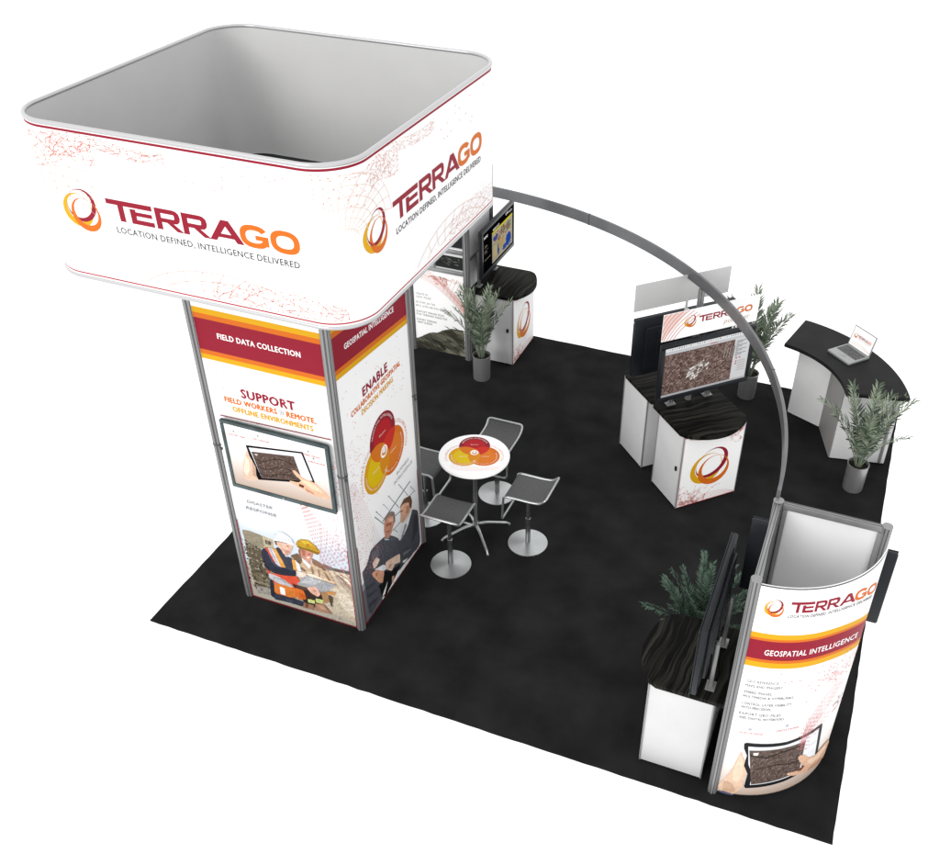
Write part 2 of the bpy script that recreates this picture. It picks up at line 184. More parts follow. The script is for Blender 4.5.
def lathe(bm, prof, n=32, c=(0, 0), mi=0):
    rings = []
    for r, z in prof:
        if r < 1e-6: rings.append([bm.verts.new((c[0], c[1], z))])
        else: rings.append([bm.verts.new((c[0] + r * math.cos(2 * PI * i / n), c[1] + r * math.sin(2 * PI * i / n), z)) for i in range(n)])
    for a, b in zip(rings, rings[1:]):
        for i in range(n):
            j = (i + 1) % n
            if len(a) == 1 and len(b) == 1: continue
            if len(a) == 1: f = bm.faces.new((a[0], b[j], b[i]))
            elif len(b) == 1: f = bm.faces.new((a[i], a[j], b[0]))
            else: f = bm.faces.new((a[i], a[j], b[j], b[i]))
            f.material_index = mi

def tube(bm, pts, r, n=10, closed=False, mi=0, rfun=None):
    pts = [Vector(p) for p in pts]; N = len(pts)
    rings = []; up = None
    for i, p in enumerate(pts):
        a = pts[(i - 1) % N] if (closed or i > 0) else p
        b = pts[(i + 1) % N] if (closed or i < N - 1) else p
        t = (b - a).normalized()
        if up is None:
            up = Vector((0, 0, 1)) if abs(t.z) < .9 else Vector((1, 0, 0))
            up = (up - t * up.dot(t)).normalized()
        else:
            up = (up - t * up.dot(t))
            up = up.normalized() if up.length > 1e-6 else t.orthogonal().normalized()
        s = t.cross(up)
        rr = r if rfun is None else rfun(i / max(1, N - 1))
        rings.append([bm.verts.new(p + (up * math.cos(2 * PI * k / n) + s * math.sin(2 * PI * k / n)) * rr) for k in range(n)])
    m = N if closed else N - 1
    for i in range(m):
        a, b = rings[i], rings[(i + 1) % N]
        off = 0
        if closed and i == N - 1:
            off = min(range(n), key=lambda o: sum((a[k].co - b[(k + o) % n].co).length for k in range(n)))
        for k in range(n):
            f = bm.faces.new((a[k], a[(k + 1) % n], b[(k + 1 + off) % n], b[(k + off) % n])); f.material_index = mi
    if not closed:
        for rg in (rings[0], list(reversed(rings[-1]))): bm.faces.new(rg).material_index = mi

def rounded(pts, r, closed=False, n=5):
    """round the corners of a 3D polyline"""
    P = [Vector(p) for p in pts]; out = []; N = len(P)
    for i, p in enumerate(P):
        if not closed and i in (0, N - 1): out.append(p); continue
        a, b = P[(i - 1) % N], P[(i + 1) % N]
        d1, d2 = (a - p), (b - p)
        k = min(r, d1.length * .45, d2.length * .45)
        s, e = p + d1.normalized() * k, p + d2.normalized() * k
        for j in range(n + 1):
            t = j / n; out.append(s * (1 - t) ** 2 + p * 2 * t * (1 - t) + e * t * t)
    return out

def rpoly(x0, y0, x1, y1, r, n=8):
    """rounded rectangle outline, counter-clockwise"""
    out = []
    for cx, cy, a in ((x1 - r, y0 + r, -90), (x1 - r, y1 - r, 0), (x0 + r, y1 - r, 90), (x0 + r, y0 + r, 180)):
        for i in range(n + 1):
            t = rad(a + 90 * i / n); out.append((cx + r * math.cos(t), cy + r * math.sin(t)))
    return out

def post_mesh(r=.042, h=2.28, collar=None):
    """fluted aluminium upright with a flat cap"""
    bm = bmesh.new(); prof = []
    n = 48
    for i in range(n):
        k = i % 6
        prof.append((r * (.80 if k in (2, 3) else 1.0), 2 * PI * i / n))
    lo = [bm.verts.new((q * math.cos(t), q * math.sin(t), 0)) for q, t in prof]
    hi = [bm.verts.new((q * math.cos(t), q * math.sin(t), h - .006)) for q, t in prof]
    for i in range(n):
        f = bm.faces.new((lo[i], lo[(i + 1) % n], hi[(i + 1) % n], hi[i]))
        f.material_index = 1 if i % 6 == 2 else 0
    bm.faces.new(hi); bm.faces.new(list(reversed(lo)))
    lathe(bm, [(0, h - .0055), (r * 1.03, h - .0055), (r * 1.03, h - .001), (r * .96, h), (0, h)], 24)
    return bm

# ---------------------------------------------------------------- printed graphics
_txt = {}
def text2d(s, bold=0.):
    """triangles of a line of lettering, scaled so capitals are 1 high"""
    key = (s, bold)
    if key in _txt: return _txt[key]
    cu = bpy.data.curves.new('lettering', 'FONT'); cu.body = s; cu.size = 1; cu.resolution_u = 2; cu.space_character = 1.06 + .8 * bold
    cu.fill_mode = 'FRONT'
    ob = bpy.data.objects.new('lettering', cu); COL.objects.link(ob)
    dg = bpy.context.evaluated_depsgraph_get(); ev = ob.evaluated_get(dg); me = ev.to_mesh(); me.calc_loop_triangles()
    V = [(v.co.x, v.co.y) for v in me.vertices]
    T = [[V[i] for i in t.vertices] for t in me.loop_triangles]
    ev.to_mesh_clear(); bpy.data.objects.remove(ob); bpy.data.curves.remove(cu)
    xs = [p[0] for t in T for p in t]; ys = [p[1] for t in T for p in t]
    x0, x1, y1 = min(xs), max(xs), max(ys)
    h = .73
    T = [[((p[0] - x0) / (x1 - x0), p[1] / h) for p in t] for t in T]
    _txt[key] = (T, (x1 - x0) / h)
    return _txt[key]

def clip(poly, axis, lim, sign):
    out = []
    for i in range(len(poly)):
        a, b = poly[i - 1], poly[i]
        da, db = (a[axis] - lim) * sign, (b[axis] - lim) * sign
        if da * db < 0:
            t = da / (da - db); out.append(tuple(a[k] + (b[k] - a[k]) * t for k in range(len(a))))
        if db >= 0: out.append(b)
    return out

class Canvas:
    """flat colour shapes printed on a surface; f(u, v, h) gives the point h above it"""
    def __init__(self, f, step=None, bounds=None, base=.0006, flat=None, lift=.00002):
        self.f, self.step, self.b, self.flat, self.lift = f, step, bounds, flat, lift
        self.V, self.F, self.C = [], [], []; self.h = base; self.gain = 1.
    def tri(self, t, col):
        if self.b:
            for ax, lim, sg in ((0, self.b[0], 1), (0, self.b[2], -1), (1, self.b[1], 1), (1, self.b[3], -1)):
                t = clip(t, ax, lim, sg)
                if len(t) < 3: return
        parts = [t]
        if self.step:
            us = [p[0] for p in t]
            if self.flat and self.flat(min(us), max(us)): us = [0, 0]
            k0, k1 = math.floor(min(us) / self.step), math.floor(max(us) / self.step)
            parts = [t] if us == [0, 0] else []
            for k in range(k0, k1 + 1) if not parts else ():
                q = clip(clip(t, 0, k * self.step, 1), 0, (k + 1) * self.step, -1)
                if len(q) >= 3: parts.append(q)
        for q in parts:
            i = len(self.V)
            for p in q:
                self.V.append(self.f(p[0], p[1], self.h))
                self.C.append(p[2:5] if len(p) > 2 else col)
            self.F.append(tuple(range(i, i + len(q))))
    def up(self): self.h += self.lift
    def poly(self, pts, col, up=True):
        if len(pts) == 3: self.tri([tuple(p) for p in pts], lin(col))
        else:
            for t in tessellate_polygon([[Vector((p[0], p[1], 0)) for p in pts]]):
                self.tri([tuple(pts[i]) for i in t], lin(col))
        if up: self.up()
    def rect(self, u0, v0, u1, v1, col, up=True): self.poly([(u0, v0), (u1, v0), (u1, v1), (u0, v1)], col, up)
    def grad(self, u0, v0, u1, v1, cb, ct):
        b, t = lin(cb), lin(ct)
        A, B, C, D = (u0, v0, *b), (u1, v0, *b), (u1, v1, *t), (u0, v1, *t)
        self.tri([A, B, C], b); self.tri([A, C, D], b); self.up()
    def band(self, outer, inner, col):
        n = len(outer)
        for i in range(n):
            j = (i + 1) % n
            self.poly([outer[i], outer[j], inner[j]], col, False); self.poly([outer[i], inner[j], inner[i]], col, False)
        self.up()
    def line(self, pts, w, col, up=True):
        for (a, b), (c, d) in zip(pts, pts[1:]):
            L = math.hypot(c - a, d - b)
            if L < 1e-6: continue
            nx, ny = -(d - b) / L * w / 2, (c - a) / L * w / 2
            self.poly([(a + nx, b + ny), (c + nx, d + ny), (c - nx, d - ny)], col, False)
            self.poly([(a + nx, b + ny), (c - nx, d - ny), (a - nx, b - ny)], col, False)
        if up: self.up()
    def disc(self, cx, cy, r, col, n=40, ry=None, up=True):
        ry = ry or r
        p = [(cx + r * math.cos(2 * PI * i / n), cy + ry * math.sin(2 * PI * i / n)) for i in range(n)]
        for i in range(n): self.poly([(cx, cy), p[i], p[(i + 1) % n]], col, False)
        if up: self.up()
    def text(self, s, u0, v0, u1, h, col, bold=0., v1=None):
        """fit a line between u0 and u1 with capitals h high; v1 tilts the far end"""
        T, _ = text2d(s, bold if bold > .005 else 0); dv = 0 if v1 is None else v1 - v0
        e = bold * h * 2.6
        for ox, oy in ((0, 0), (e, 0), (-e, 0), (0, e * .8), (0, -e * .8)) if bold else ((0, 0),):
            for t in T: self.tri([(u0 + x * (u1 - u0) + ox, v0 + y * h + dv * x + oy) for x, y in t], lin(col))
            self.up()
    def arctext(self, s, cx, cy, r, a0, a1, h, col, bold=0.):
        """lettering along an arc from angle a0 to a1 in degrees"""
        T, asp = text2d(s, bold); inward = a1 > a0
        for t in T:
            q = []
            for x, y in t:
                a = rad(a0 + (a1 - a0) * x); rr = r + (-y * h if inward else y * h)
                q.append((cx + rr * math.cos(a), cy + rr * math.sin(a)))
            self.tri(q, lin(col))
        self.up()
    def photo(self, pts, col, amp=.15, size=.04, soft=2, grain=.20):
        """a shape of a printed photograph: rounded outline, wavering tone and fine grain"""
        for _ in range(soft if len(pts) > 4 else 0):
            q = []
            for a, e in zip(pts, pts[1:] + pts[:1]):
                q += [(a[0] * .88 + e[0] * .12, a[1] * .88 + e[1] * .12), (a[0] * .12 + e[0] * .88, a[1] * .12 + e[1] * .88)]
            pts = q
        g0 = 1.16 * (self.gain if max(col) < 135 else 1.12 if self.gain > 1 else 1.); base = tuple(min(1, g0 * x) for x in lin(col))
        def tone(p):
            x, y = p; n = math.sin(x * 61 + y * 23) * .5 + math.sin(x * 27 - y * 71 + 1.3) * .5 + .6 * math.sin(x * 143 + 2 * math.sin(y * 117)) * math.sin(y * 151)
            g = max(.3, 1 + amp * n); return (p[0], p[1], base[0] * g, base[1] * g, base[2] * g)
        def rec(t, d):
            L = [math.hypot(t[i][0] - t[i - 2][0], t[i][1] - t[i - 2][1]) for i in range(3)]   # edge i -> i+1
            k = max(range(3), key=lambda i: L[i])
            if L[k] < size or d > 7: self.tri([tone(p) for p in t], base); return
            a, q, r = t[k], t[k - 2], t[k - 1]; m = ((a[0] + q[0]) / 2, (a[1] + q[1]) / 2)
            rec([a, m, r], d + 1); rec([m, q, r], d + 1)
        for t in tessellate_polygon([[Vector((p[0], p[1], 0)) for p in pts]]): rec([tuple(pts[i]) for i in t], 0)
        self.up()
        if grain:
            r = random.Random(len(self.V)); k = max(range(3), key=lambda i: base[i]); dark = base[k] < .2
            for t in tessellate_polygon([[Vector((p[0], p[1], 0)) for p in pts]]):
                A, B, C_ = (pts[i] for i in t); area = abs((B[0] - A[0]) * (C_[1] - A[1]) - (B[1] - A[1]) * (C_[0] - A[0])) / 2
                m = area * 9000; m = int(m) + (r.random() < m % 1)
                for _ in range(min(m, 260)):
                    x, y = r.random(), r.random()
                    if x + y > 1: x, y = 1 - x, 1 - y
                    p = (A[0] + (B[0] - A[0]) * x + (C_[0] - A[0]) * y, A[1] + (B[1] - A[1]) * x + (C_[1] - A[1]) * y)
                    g = 1 + r.gauss(0, grain * (1.5 if dark else 1)); g = max(.35, min(1.9, g)); cc = tuple(min(1, z * g) for z in base)
                    a_ = .9 * math.sin(p[0] * 19 + p[1] * 11) + .9; L_ = r.uniform(.004, .013); W_ = r.uniform(.0018, .004)
                    dx, dy = math.cos(a_) * L_, math.sin(a_) * L_; ex, ey = -math.sin(a_) * W_, math.cos(a_) * W_
                    self.tri([(p[0] - dx, p[1] - dy), (p[0] + ex, p[1] + ey), (p[0] + dx, p[1] + dy)], cc); self.tri([(p[0] - dx, p[1] - dy), (p[0] + dx, p[1] + dy), (p[0] - ex, p[1] - ey)], cc)
                    self.h += 4e-7
            self.up()
    def art(self, key, fn=None):
        for col, pts in ART[key]: self.photo([fn(*p) for p in pts] if fn else pts, col)
    def rings(self, cx, cy, s, sx=1.):
        def ell(ox, oy, a, b, rot, n=56):
            cr, sr = math.cos(rad(rot)), math.sin(rad(rot)); out = []
            for i in range(n):
                t = 2 * PI * i / n; x, y = a * math.cos(t), b * math.sin(t)
                out.append((cx + s * sx * (ox + x * cr - y * sr), cy + s * (oy + x * sr + y * cr)))
            return out
        self.band(ell(-.24, -.02, .95, .90, 40), ell(-.14, .10, .78, .73, 40), YELLOW)
        self.band(ell(.05, .27, .99, .83, 42), ell(-.055, .335, .86, .70, 42), MAROON)
        self.band(ell(.21, -.22, .91, .91, 0), ell(.245, -.06, .735, .725, 0), ORANGE)
    def wordmark(self, u0, v0, w, h, skew=0., tilt=0.):
        """heavy wide capitals TERRA in maroon and GO in orange"""
        total = 10.1; k = w / total; x = 0.; h0 = self.h
        def P(pts, col, up=True): self.poly([(u0 + (x + px) * k + py * h * skew, v0 + py * h + tilt * (x + px) / total) for px, py in pts], col, up)
        def R(a, b, c, d, col): P([(a, b), (c, b), (c, d), (a, d)], col)
        t = .25
        R(0, .76, 1.62, 1, MAROON); R(.62, 0, .94, .76, MAROON); x += 1.12; self.h = h0 + 2.5 * self.lift
        R(.16, 0, .48, .70, MAROON); R(.48, 0, 1.42, .22, MAROON); R(.48, .40, 1.36, .59, MAROON); R(.48, .76, 1.42, 1, MAROON); x += 1.5; self.h = h0
        for _ in range(2):
            R(.06, 0, .37, 1, MAROON); R(.37, .78, 1.05, 1, MAROON); R(.37, .36, 1.05, .56, MAROON)
            P([(1.05, .36), (1.22, .38), (1.36, .5), (1.40, .67), (1.36, .86), (1.22, .97), (1.05, 1), (1.05, .78), (1.09, .74), (1.09, .6), (1.05, .56)], MAROON)
            P([(.66, .36), (1.0, .36), (1.52, 0), (1.14, 0)], MAROON); x += 1.44; self.h = h0
        P([(0, 0), (.35, 0), (.98, .80), (.98, 1), (.72, 1)], MAROON); P([(.72, 1), (1.12, 1), (1.80, 0), (1.43, 0), (.86, .80)], MAROON)
        R(.45, .18, 1.32, .36, MAROON); x += 1.66; self.h = h0 + 6 * self.lift
        def arc(a0, a1, ox=.72):
            n = 26; o, i_ = [], []
            for i in range(n + 1):
                a = rad(a0 + (a1 - a0) * i / n); c_, s_ = math.cos(a), math.sin(a)
                e = .8; q = lambda z: math.copysign(abs(z) ** e, z)
                o.append((ox + .74 * q(c_), .5 + .53 * q(s_))); i_.append((ox + .44 * q(c_), .5 + .29 * q(s_)))
            for i in range(n):
                P([o[i], o[i + 1], i_[i + 1], i_[i]], ORANGE, False)
            self.up()
        arc(32, 335); R(.78, .36, 1.44, .57, ORANGE); R(1.14, .12, 1.44, .36, ORANGE); x += 1.56
        arc(0, 360)
    def net(self, rng, n, fn, link_d, w=.0022, dot=.005, col=PALE, dots=PALE):
        pts = []
        while len(pts) < n:
            q = fn(rng)
            if q: pts.append(q)
        for i, a in enumerate(pts):
            k = 0
            for b in pts[i + 1:]:
                if math.hypot(a[0] - b[0], a[1] - b[1]) < link_d and k < 3:
                    self.line([a, b], w, col, False); k += 1
        self.up()
        for p in pts:
            d = dot * rng.uniform(.5, 1.1); self.poly([(p[0] - d, p[1]), (p[0], p[1] - d), (p[0] + d, p[1])], dots, False)
            self.poly([(p[0] - d, p[1]), (p[0] + d, p[1]), (p[0], p[1] + d)], dots, False)
        self.up()
    def mesh(self, rng, fn, nx, ny, w, dot, col, dots, keep=.62):
        """a wavy sheet of linked points; fn maps 0..1, 0..1 to the canvas"""
        P = {}
        for i in range(nx + 1):
            for j in range(ny + 1): P[i, j] = fn(min(1, max(0, (i + rng.uniform(-.38, .38)) / nx)), min(1, max(0, (j + rng.uniform(-.38, .38)) / ny)))
        for (i, j), p in P.items():
            for q in ((i + 1, j), (i, j + 1), (i + 1, j + 1), (i + 1, j - 1)):
                if p and P.get(q) and rng.random() < keep * (1 if q[0] == i or q[1] == j else .45): self.line([p, P[q]], w, col, False)
        self.up()
        for p in P.values():
            if p and rng.random() < .8:
                d = dot * rng.uniform(.5, 1.1); self.poly([(p[0] - d, p[1]), (p[0], p[1] - d), (p[0] + d, p[1])], dots, False); self.poly([(p[0] - d, p[1]), (p[0] + d, p[1]), (p[0], p[1] + d)], dots, False)
        self.up()
    def speckle(self, rng, n, fn, d0, d1, cols):
        for _ in range(n):
            q = fn(rng)
            if not q: continue
            d = rng.uniform(d0, d1); c = rng.choice(cols)
            self.poly([(q[0] - d, q[1]), (q[0], q[1] - d), (q[0] + d, q[1]), (q[0], q[1] + d)], c, False)
        self.up()
    def weave(self, rng, curves, w, col, dash=False):
        for c in curves:
            if dash:
                for i in range(0, len(c) - 1, 2): self.line(c[i:i + 2], w, col, False)
            else: self.line(c, w, col, False)
        self.up()
    def city(self, rng, quad, n, base=(98, 80, 73), bright=.0):
        """aerial view of dense roofs: rotated small blocks inside a quadrilateral (bl, br, tr, tl)"""
        bl, br, tr, tl = quad
        def Q(a, b):
            p = [bl[k] * (1 - a) * (1 - b) + br[k] * a * (1 - b) + tr[k] * a * b + tl[k] * (1 - a) * b for k in (0, 1)]
            return tuple(p)
        self.poly([bl, br, tr, tl], base)
        for i in range(n):
            a, b = rng.uniform(.02, .98), rng.uniform(.03, .97)
            ang = rad(rng.choice((28, 28, 118, 20, 62)) + 25 * math.sin(a * 4 + b * 3)); L = rng.uniform(.007, .028); W = rng.uniform(.004, .009)
            c_, s_ = math.cos(ang), math.sin(ang)
            sh = rng.choice((-44, -32, -22, -12, 10, 20, 34, 52)); c = tuple(max(8, min(255, x + sh)) for x in base)
            q = []
            for dx, dy in ((-L, -W), (L, -W), (L, W), (-L, W)):
                x, y = a + dx * c_ - dy * s_, b + (dx * s_ + dy * c_) * 1.6
                q.append(Q(min(1, max(0, x)), min(1, max(0, y))))
            self.poly(q, c, False)
            self.h += 2e-6
        self.up()
    def make(self, name, parent, material='print', label=None, extra=None):
        me = bpy.data.meshes.new(name)
        V, F, C = list(self.V), list(self.F), [ink(c) for c in self.C]
        nf = len(F)
        if extra:                       # the board behind the print: (verts, faces)
            o = len(V); V += extra[0]; F += [tuple(i + o for i in f) for f in extra[1]]; C += [(.85, .85, .85, 1)] * len(extra[0])
        me.from_pydata([tuple(v) for v in V], [], F)
        ca = me.color_attributes.new('ink', 'FLOAT_COLOR', 'POINT')
        for i, c in enumerate(C): ca.data[i].color = c
        me.materials.append(M[material])
        if extra:
            me.materials.append(M[extra[2]])
            for p in me.polygons[nf:]: p.material_index = 1
        me.update()
        ob = bpy.data.objects.new(name, me); link(ob, parent)
        if label: ob['label'] = label
        return ob

def slab(f, u0, v0, u1, v1, t, n=1, mat_='white'):
    """a thin board under a canvas, as (verts, faces, material)"""
    V, F = [], []
    for i in range(n + 1):
        u = u0 + (u1 - u0) * i / n
        V += [f(u, v0, 0), f(u, v1, 0), f(u, v1, -t), f(u, v0, -t)]
    for i in range(n):
        a, b = 4 * i, 4 * i + 4
        for k in range(4): F.append((a + k, b + k, b + (k + 1) % 4, a + (k + 1) % 4))
    F += [(0, 1, 2, 3), (4 * n + 3, 4 * n + 2, 4 * n + 1, 4 * n)]
    return V, F, mat_

def globe_lines(cx, cy, rx, ry, a0, a1, nl, nm, tilt=0.):
    """meridian and parallel arcs of a wire globe seen from above its edge"""
    out = []
    ct, st = math.cos(rad(tilt)), math.sin(rad(tilt))
    def W(x, y): return (cx + x * ct - y * st, cy + x * st + y * ct)
    for k in range(1, nl + 1):
        s = k / nl
        out.append([W(rx * s * math.cos(rad(a0 + (a1 - a0) * i / 18)), ry * s * math.sin(rad(a0 + (a1 - a0) * i / 18))) for i in range(19)])
    for k in range(nm):
        a = rad(a0 + (a1 - a0) * k / (nm - 1))
        out.append([W(rx * s * math.cos(a + .5 * (1 - s)), ry * s * math.sin(a + .5 * (1 - s))) for s in [.12 + .88 * j / 9 for j in range(10)]])
    return out

def swirl(rng, p0, p1, spread0, spread1, n, bend, m=14):
    """a sheaf of curves sweeping from p0 to p1"""
    out = []
    dx, dy = p1[0] - p0[0], p1[1] - p0[1]; L = math.hypot(dx, dy); nx, ny = -dy / L, dx / L
    for k in range(n):
        s = k / (n - 1) - .5
        c = []
        for i in range(m + 1):
            t = i / m; off = s * (spread0 * (1 - t) + spread1 * t) + bend * math.sin(PI * t) * (1 + .4 * s)
            c.append((p0[0] + dx * t + nx * off, p0[1] + dy * t + ny * off))
        out.append(c)
    return out

# ================================================================ camera, light, world
cam = bpy.data.cameras.new('camera'); co = bpy.data.objects.new('camera', cam); COL.objects.link(co); S.camera = co
co.location = (5.3913, -4.7217, 6.7647); co.rotation_euler = (.9213, -.0109, .3675)
cam.sensor_width = 36; cam.lens = 36 * 1000.95 / 940
cam.shift_x = (470 - 523.9) / 940; cam.shift_y = (452.94 - 432.5) / 940
cam.clip_end = 200; cam.clip_start = .05
w = bpy.data.worlds.new('World'); S.world = w; w.use_nodes = True
w.node_tree.nodes['Background'].inputs['Color'].default_value = (1, 1, 1, 1)
w.node_tree.nodes['Background'].inputs['Strength'].default_value = 1.42
sd = bpy.data.lights.new('studio_key', 'SUN'); sd.energy = 1.45; sd.angle = rad(25); sd.color = (1, .985, .96)
so = bpy.data.objects.new('studio_key', sd); COL.objects.link(so)
so.rotation_euler = Vector((.30, 1, -.44)).to_track_quat('-Z', 'Y').to_euler()
S.view_settings.view_transform = 'Standard'; S.view_settings.look = 'None'; S.view_settings.exposure = 0; S.view_settings.gamma = 1
S.cycles.max_bounces = 6; S.cycles.diffuse_bounces = 3

rng = random.Random(7)

# ================================================================ carpet
bm = bmesh.new()
edge = []
for (ax, ay), (bx, by) in (((0, 0), (6.1, 0)), ((6.1, 0), (6.1, 6.055)), ((6.1, 6.055), (0, 6.055)), ((0, 6.055), (0, 0))):
    for i in range(60):
        t = i / 60; j = rng.uniform(-.004, .004)
        edge.append((ax + (bx - ax) * t + (j if ay != by else 0), ay + (by - ay) * t + (j if ax != bx else 0)))
prism(bm, edge, -.014, 0, .003)
cp = build('carpet', bm, 'carpet'); cp['kind'] = 'structure'

# ================================================================ overhead square sign
X0, Y0, CW, ZB, ZT, RC = .029, .026, 2.453, 3.523, 4.592, .30
sign = thing('overhead_sign', 'large open square white ring sign with rounded corners on top of the tower', 'sign', (0, 0, 0))
LF = CW - 2 * RC; QA = PI * RC / 2; PER = 4 * (LF + QA)
def per(s, off=0.):
    s = s % PER; k = int(s // (LF + QA)); q = s - k * (LF + QA)
    if q < LF: x, y = q, -off
    else:
        a = (q - LF) / RC; x, y = LF + (RC + off) * math.sin(a), RC - (RC + off) * math.cos(a)
    cx, cy = LF / 2, CW / 2                    # side centre frame: side runs along x at y=0
    x, y = x - LF / 2, y - CW / 2
    for _ in range(k): x, y = -y, x
    return X0 + CW / 2 + x, Y0 + CW / 2 + y
def fcan(u, v, h):
    x, y = per(u, h); return Vector((x, y, v))
def can_flat(a, b):
    k = math.floor(a / (LF + QA)); return b - k * (LF + QA) < LF
c = Canvas(fcan, step=.012, flat=can_flat)
def onf(x): return x - X0 - RC
def onr(y): return LF + QA + (y - Y0 - RC)
for v0, v1, colr in ((ZT - .036, ZT - .020, MAROON), (ZB + .026, ZB + .036, (200, 45, 60))): 
    n = 90
    for i in range(n): c.rect(PER * i / n, v0, PER * (i + 1) / n, v1, colr, False)
    c.up()
for base, o, wlen, flip in ((onf(0), 0, 1.44, 1), (onr(0), 0, 1.44, 1)):
    side = base == onf(0)
    if side:
        c.wordmark(base + .707, 4.005, 1.42, .145); c.text('LOCATION DEFINED, INTELLIGENCE DELIVERED', base + .745, 3.918, base + 2.118, .045, (92, 92, 96), .010)
        c.rings(base + .49, 4.03, .128)
    else:
        c.wordmark(base + .595, 4.04, 1.43, .145); c.text('LOCATION DEFINED, INTELLIGENCE DELIVERED', base + .622, 3.955, base + 2.01, .045, (92, 92, 96), .010)
        c.rings(base + .365, 4.08, .125)
    # wire globe and constellation patterns
    gl = globe_lines(base + .02, 4.20, .62, .40, -15, 100, 6, 9, -8) if side else globe_lines(base + .12, 4.12, .46, .40, 5, 100, 6, 8, 0)
    gl = [[q for q in k if ZB + .05 < q[1] < ZT - .05] for k in gl]
    c.weave(rng, [k for k in gl if len(k) > 2], .0030, (246, 178, 145) if side else (253, 220, 200))
    A1, A2 = ((243, 158, 144), (228, 92, 80)) if side else ((252, 216, 206), (247, 165, 152))
    top = ZT - .05
    def sweep(a, t, b=base):                 # a soft drape along the upper edge, thinning to the right
        x = -.06 + 1.30 * a; dep = max(.07, .15 + .09 * math.sin(a * 5.2 + .6) - .05 * a)
        y = top - .02 * a - t * dep - .02 * math.sin(a * 9); return (b + x, y)
    c.mesh(rng, sweep, 24, 5, .0027 if side else .0018, .0052, A1, A2, .55)
    def knot(a, t, b=base):
        x = .34 + .36 * a; y = top - .02 - .15 * t + .02 * math.sin(a * 6); return (b + x, y)
    c.mesh(rng, knot, 8, 5, .0027 if side else .0020, .0055, (238, 140, 124) if side else (251, 200, 188), (236, 110, 98) if side else (244, 140, 126), .6)
    gl = globe_lines(base + 1.55, 3.36, .78, .40, 20, 165, 6, 13, -2)
    gl = [[q for q in k if ZB + .045 < q[1]] for k in gl]
    c.weave(rng, [k for k in gl if len(k) > 2], .0030, (242, 150, 130) if side else (251, 204, 190))
    def low(a, t, b=base):
        x = 1.42 + .98 * a; y = ZB + .05 + t * (.05 + .15 * math.sin(PI * min(1, a * .62 + .30)) * (.55 + .45 * a)); return (b + x, y)
    c.mesh(rng, low, 22, 4, .0027 if side else .0018, .0052, A1, A2, .55)
    for _ in range(14):
        c.disc(base + rng.uniform(1.3, 2.1), rng.uniform(4.3, 4.5), .005, (244, 180, 170), 8)
ring = []
for k in range(4): ring += [k * (LF + QA) + LF * i / 6 for i in range(6)] + [k * (LF + QA) + LF + QA * i / 40 for i in range(40)]
n = len(ring)
V = [fcan(s, z, 0) for s in ring for z in (ZB, ZT)] + [fcan(s, z, -.014) for s in ring for z in (ZB, ZT)]
F = []
for i in range(n):
    j = (i + 1) % n; F.append((2 * i, 2 * j, 2 * j + 1, 2 * i + 1))
c.make('banner_fabric', sign, extra=(V, F, 'white'))
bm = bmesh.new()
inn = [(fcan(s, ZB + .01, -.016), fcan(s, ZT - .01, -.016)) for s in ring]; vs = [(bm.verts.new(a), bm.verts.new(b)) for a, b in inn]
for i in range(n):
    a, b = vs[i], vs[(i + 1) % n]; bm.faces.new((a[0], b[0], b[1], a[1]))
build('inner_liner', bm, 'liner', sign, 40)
for z in (ZB, ZT):
    bm = bmesh.new(); tube(bm, [fcan(s, z, -.006) for s in ring], .0155, 12, True)
    build('rim', bm, 'rim', sign, 40)
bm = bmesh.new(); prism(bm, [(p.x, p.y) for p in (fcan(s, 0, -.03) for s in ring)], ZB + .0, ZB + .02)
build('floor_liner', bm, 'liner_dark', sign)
for zz in (.58, 1.93):
    boxb('crossbar', (X0 + CW / 2, zz, ZB - .022), (CW - .05, .04, .035), 'alu', sign)

# ================================================================ tower under the sign
TX0, TX1, TY0, TY1 = .662, 1.837, .6256, 1.882
tower = thing('display_tower', 'tall four sided graphic tower under the square ring sign', 'display tower', (TX0, TY0, 0))
def to_local(o, t):                      # geometry written in world metres, parented to a thing away from the origin
    o.location = -Vector(t.location)
for px, py in ((TX0, TY0), (TX1, TY0), (TX1, TY1), (TX0, TY1)):
    bm = post_mesh(.040, 3.48); o = build('post', bm, ['alu', 'groove'], tower, 30); o.location = (px - TX0, py - TY0, 0)
    bm = bmesh.new(); lathe(bm, [(.0405, 1.755), (.0425, 1.757), (.0425, 1.775), (.0405, 1.777)], 24); lathe(bm, [(0, 1.72), (.012, 1.72), (.012, 1.74), (0, 1.74)], 8, (.038, -.02))
    build('joint_collar', bm, 'groove', o, 30)

def bands(c, u0, u1, z, drop=0.):
    for a, b, k in ((0, .05, YELLOW), (.05, .095, ORANGE), (.095, .375, MAROON), (.375, .415, ORANGE), (.415, .46, YELLOW)):
        c.poly([(u0, z - b), (u1, z - b - drop), (u1, z - a - drop), (u0, z - a)], k, False)
    c.up()

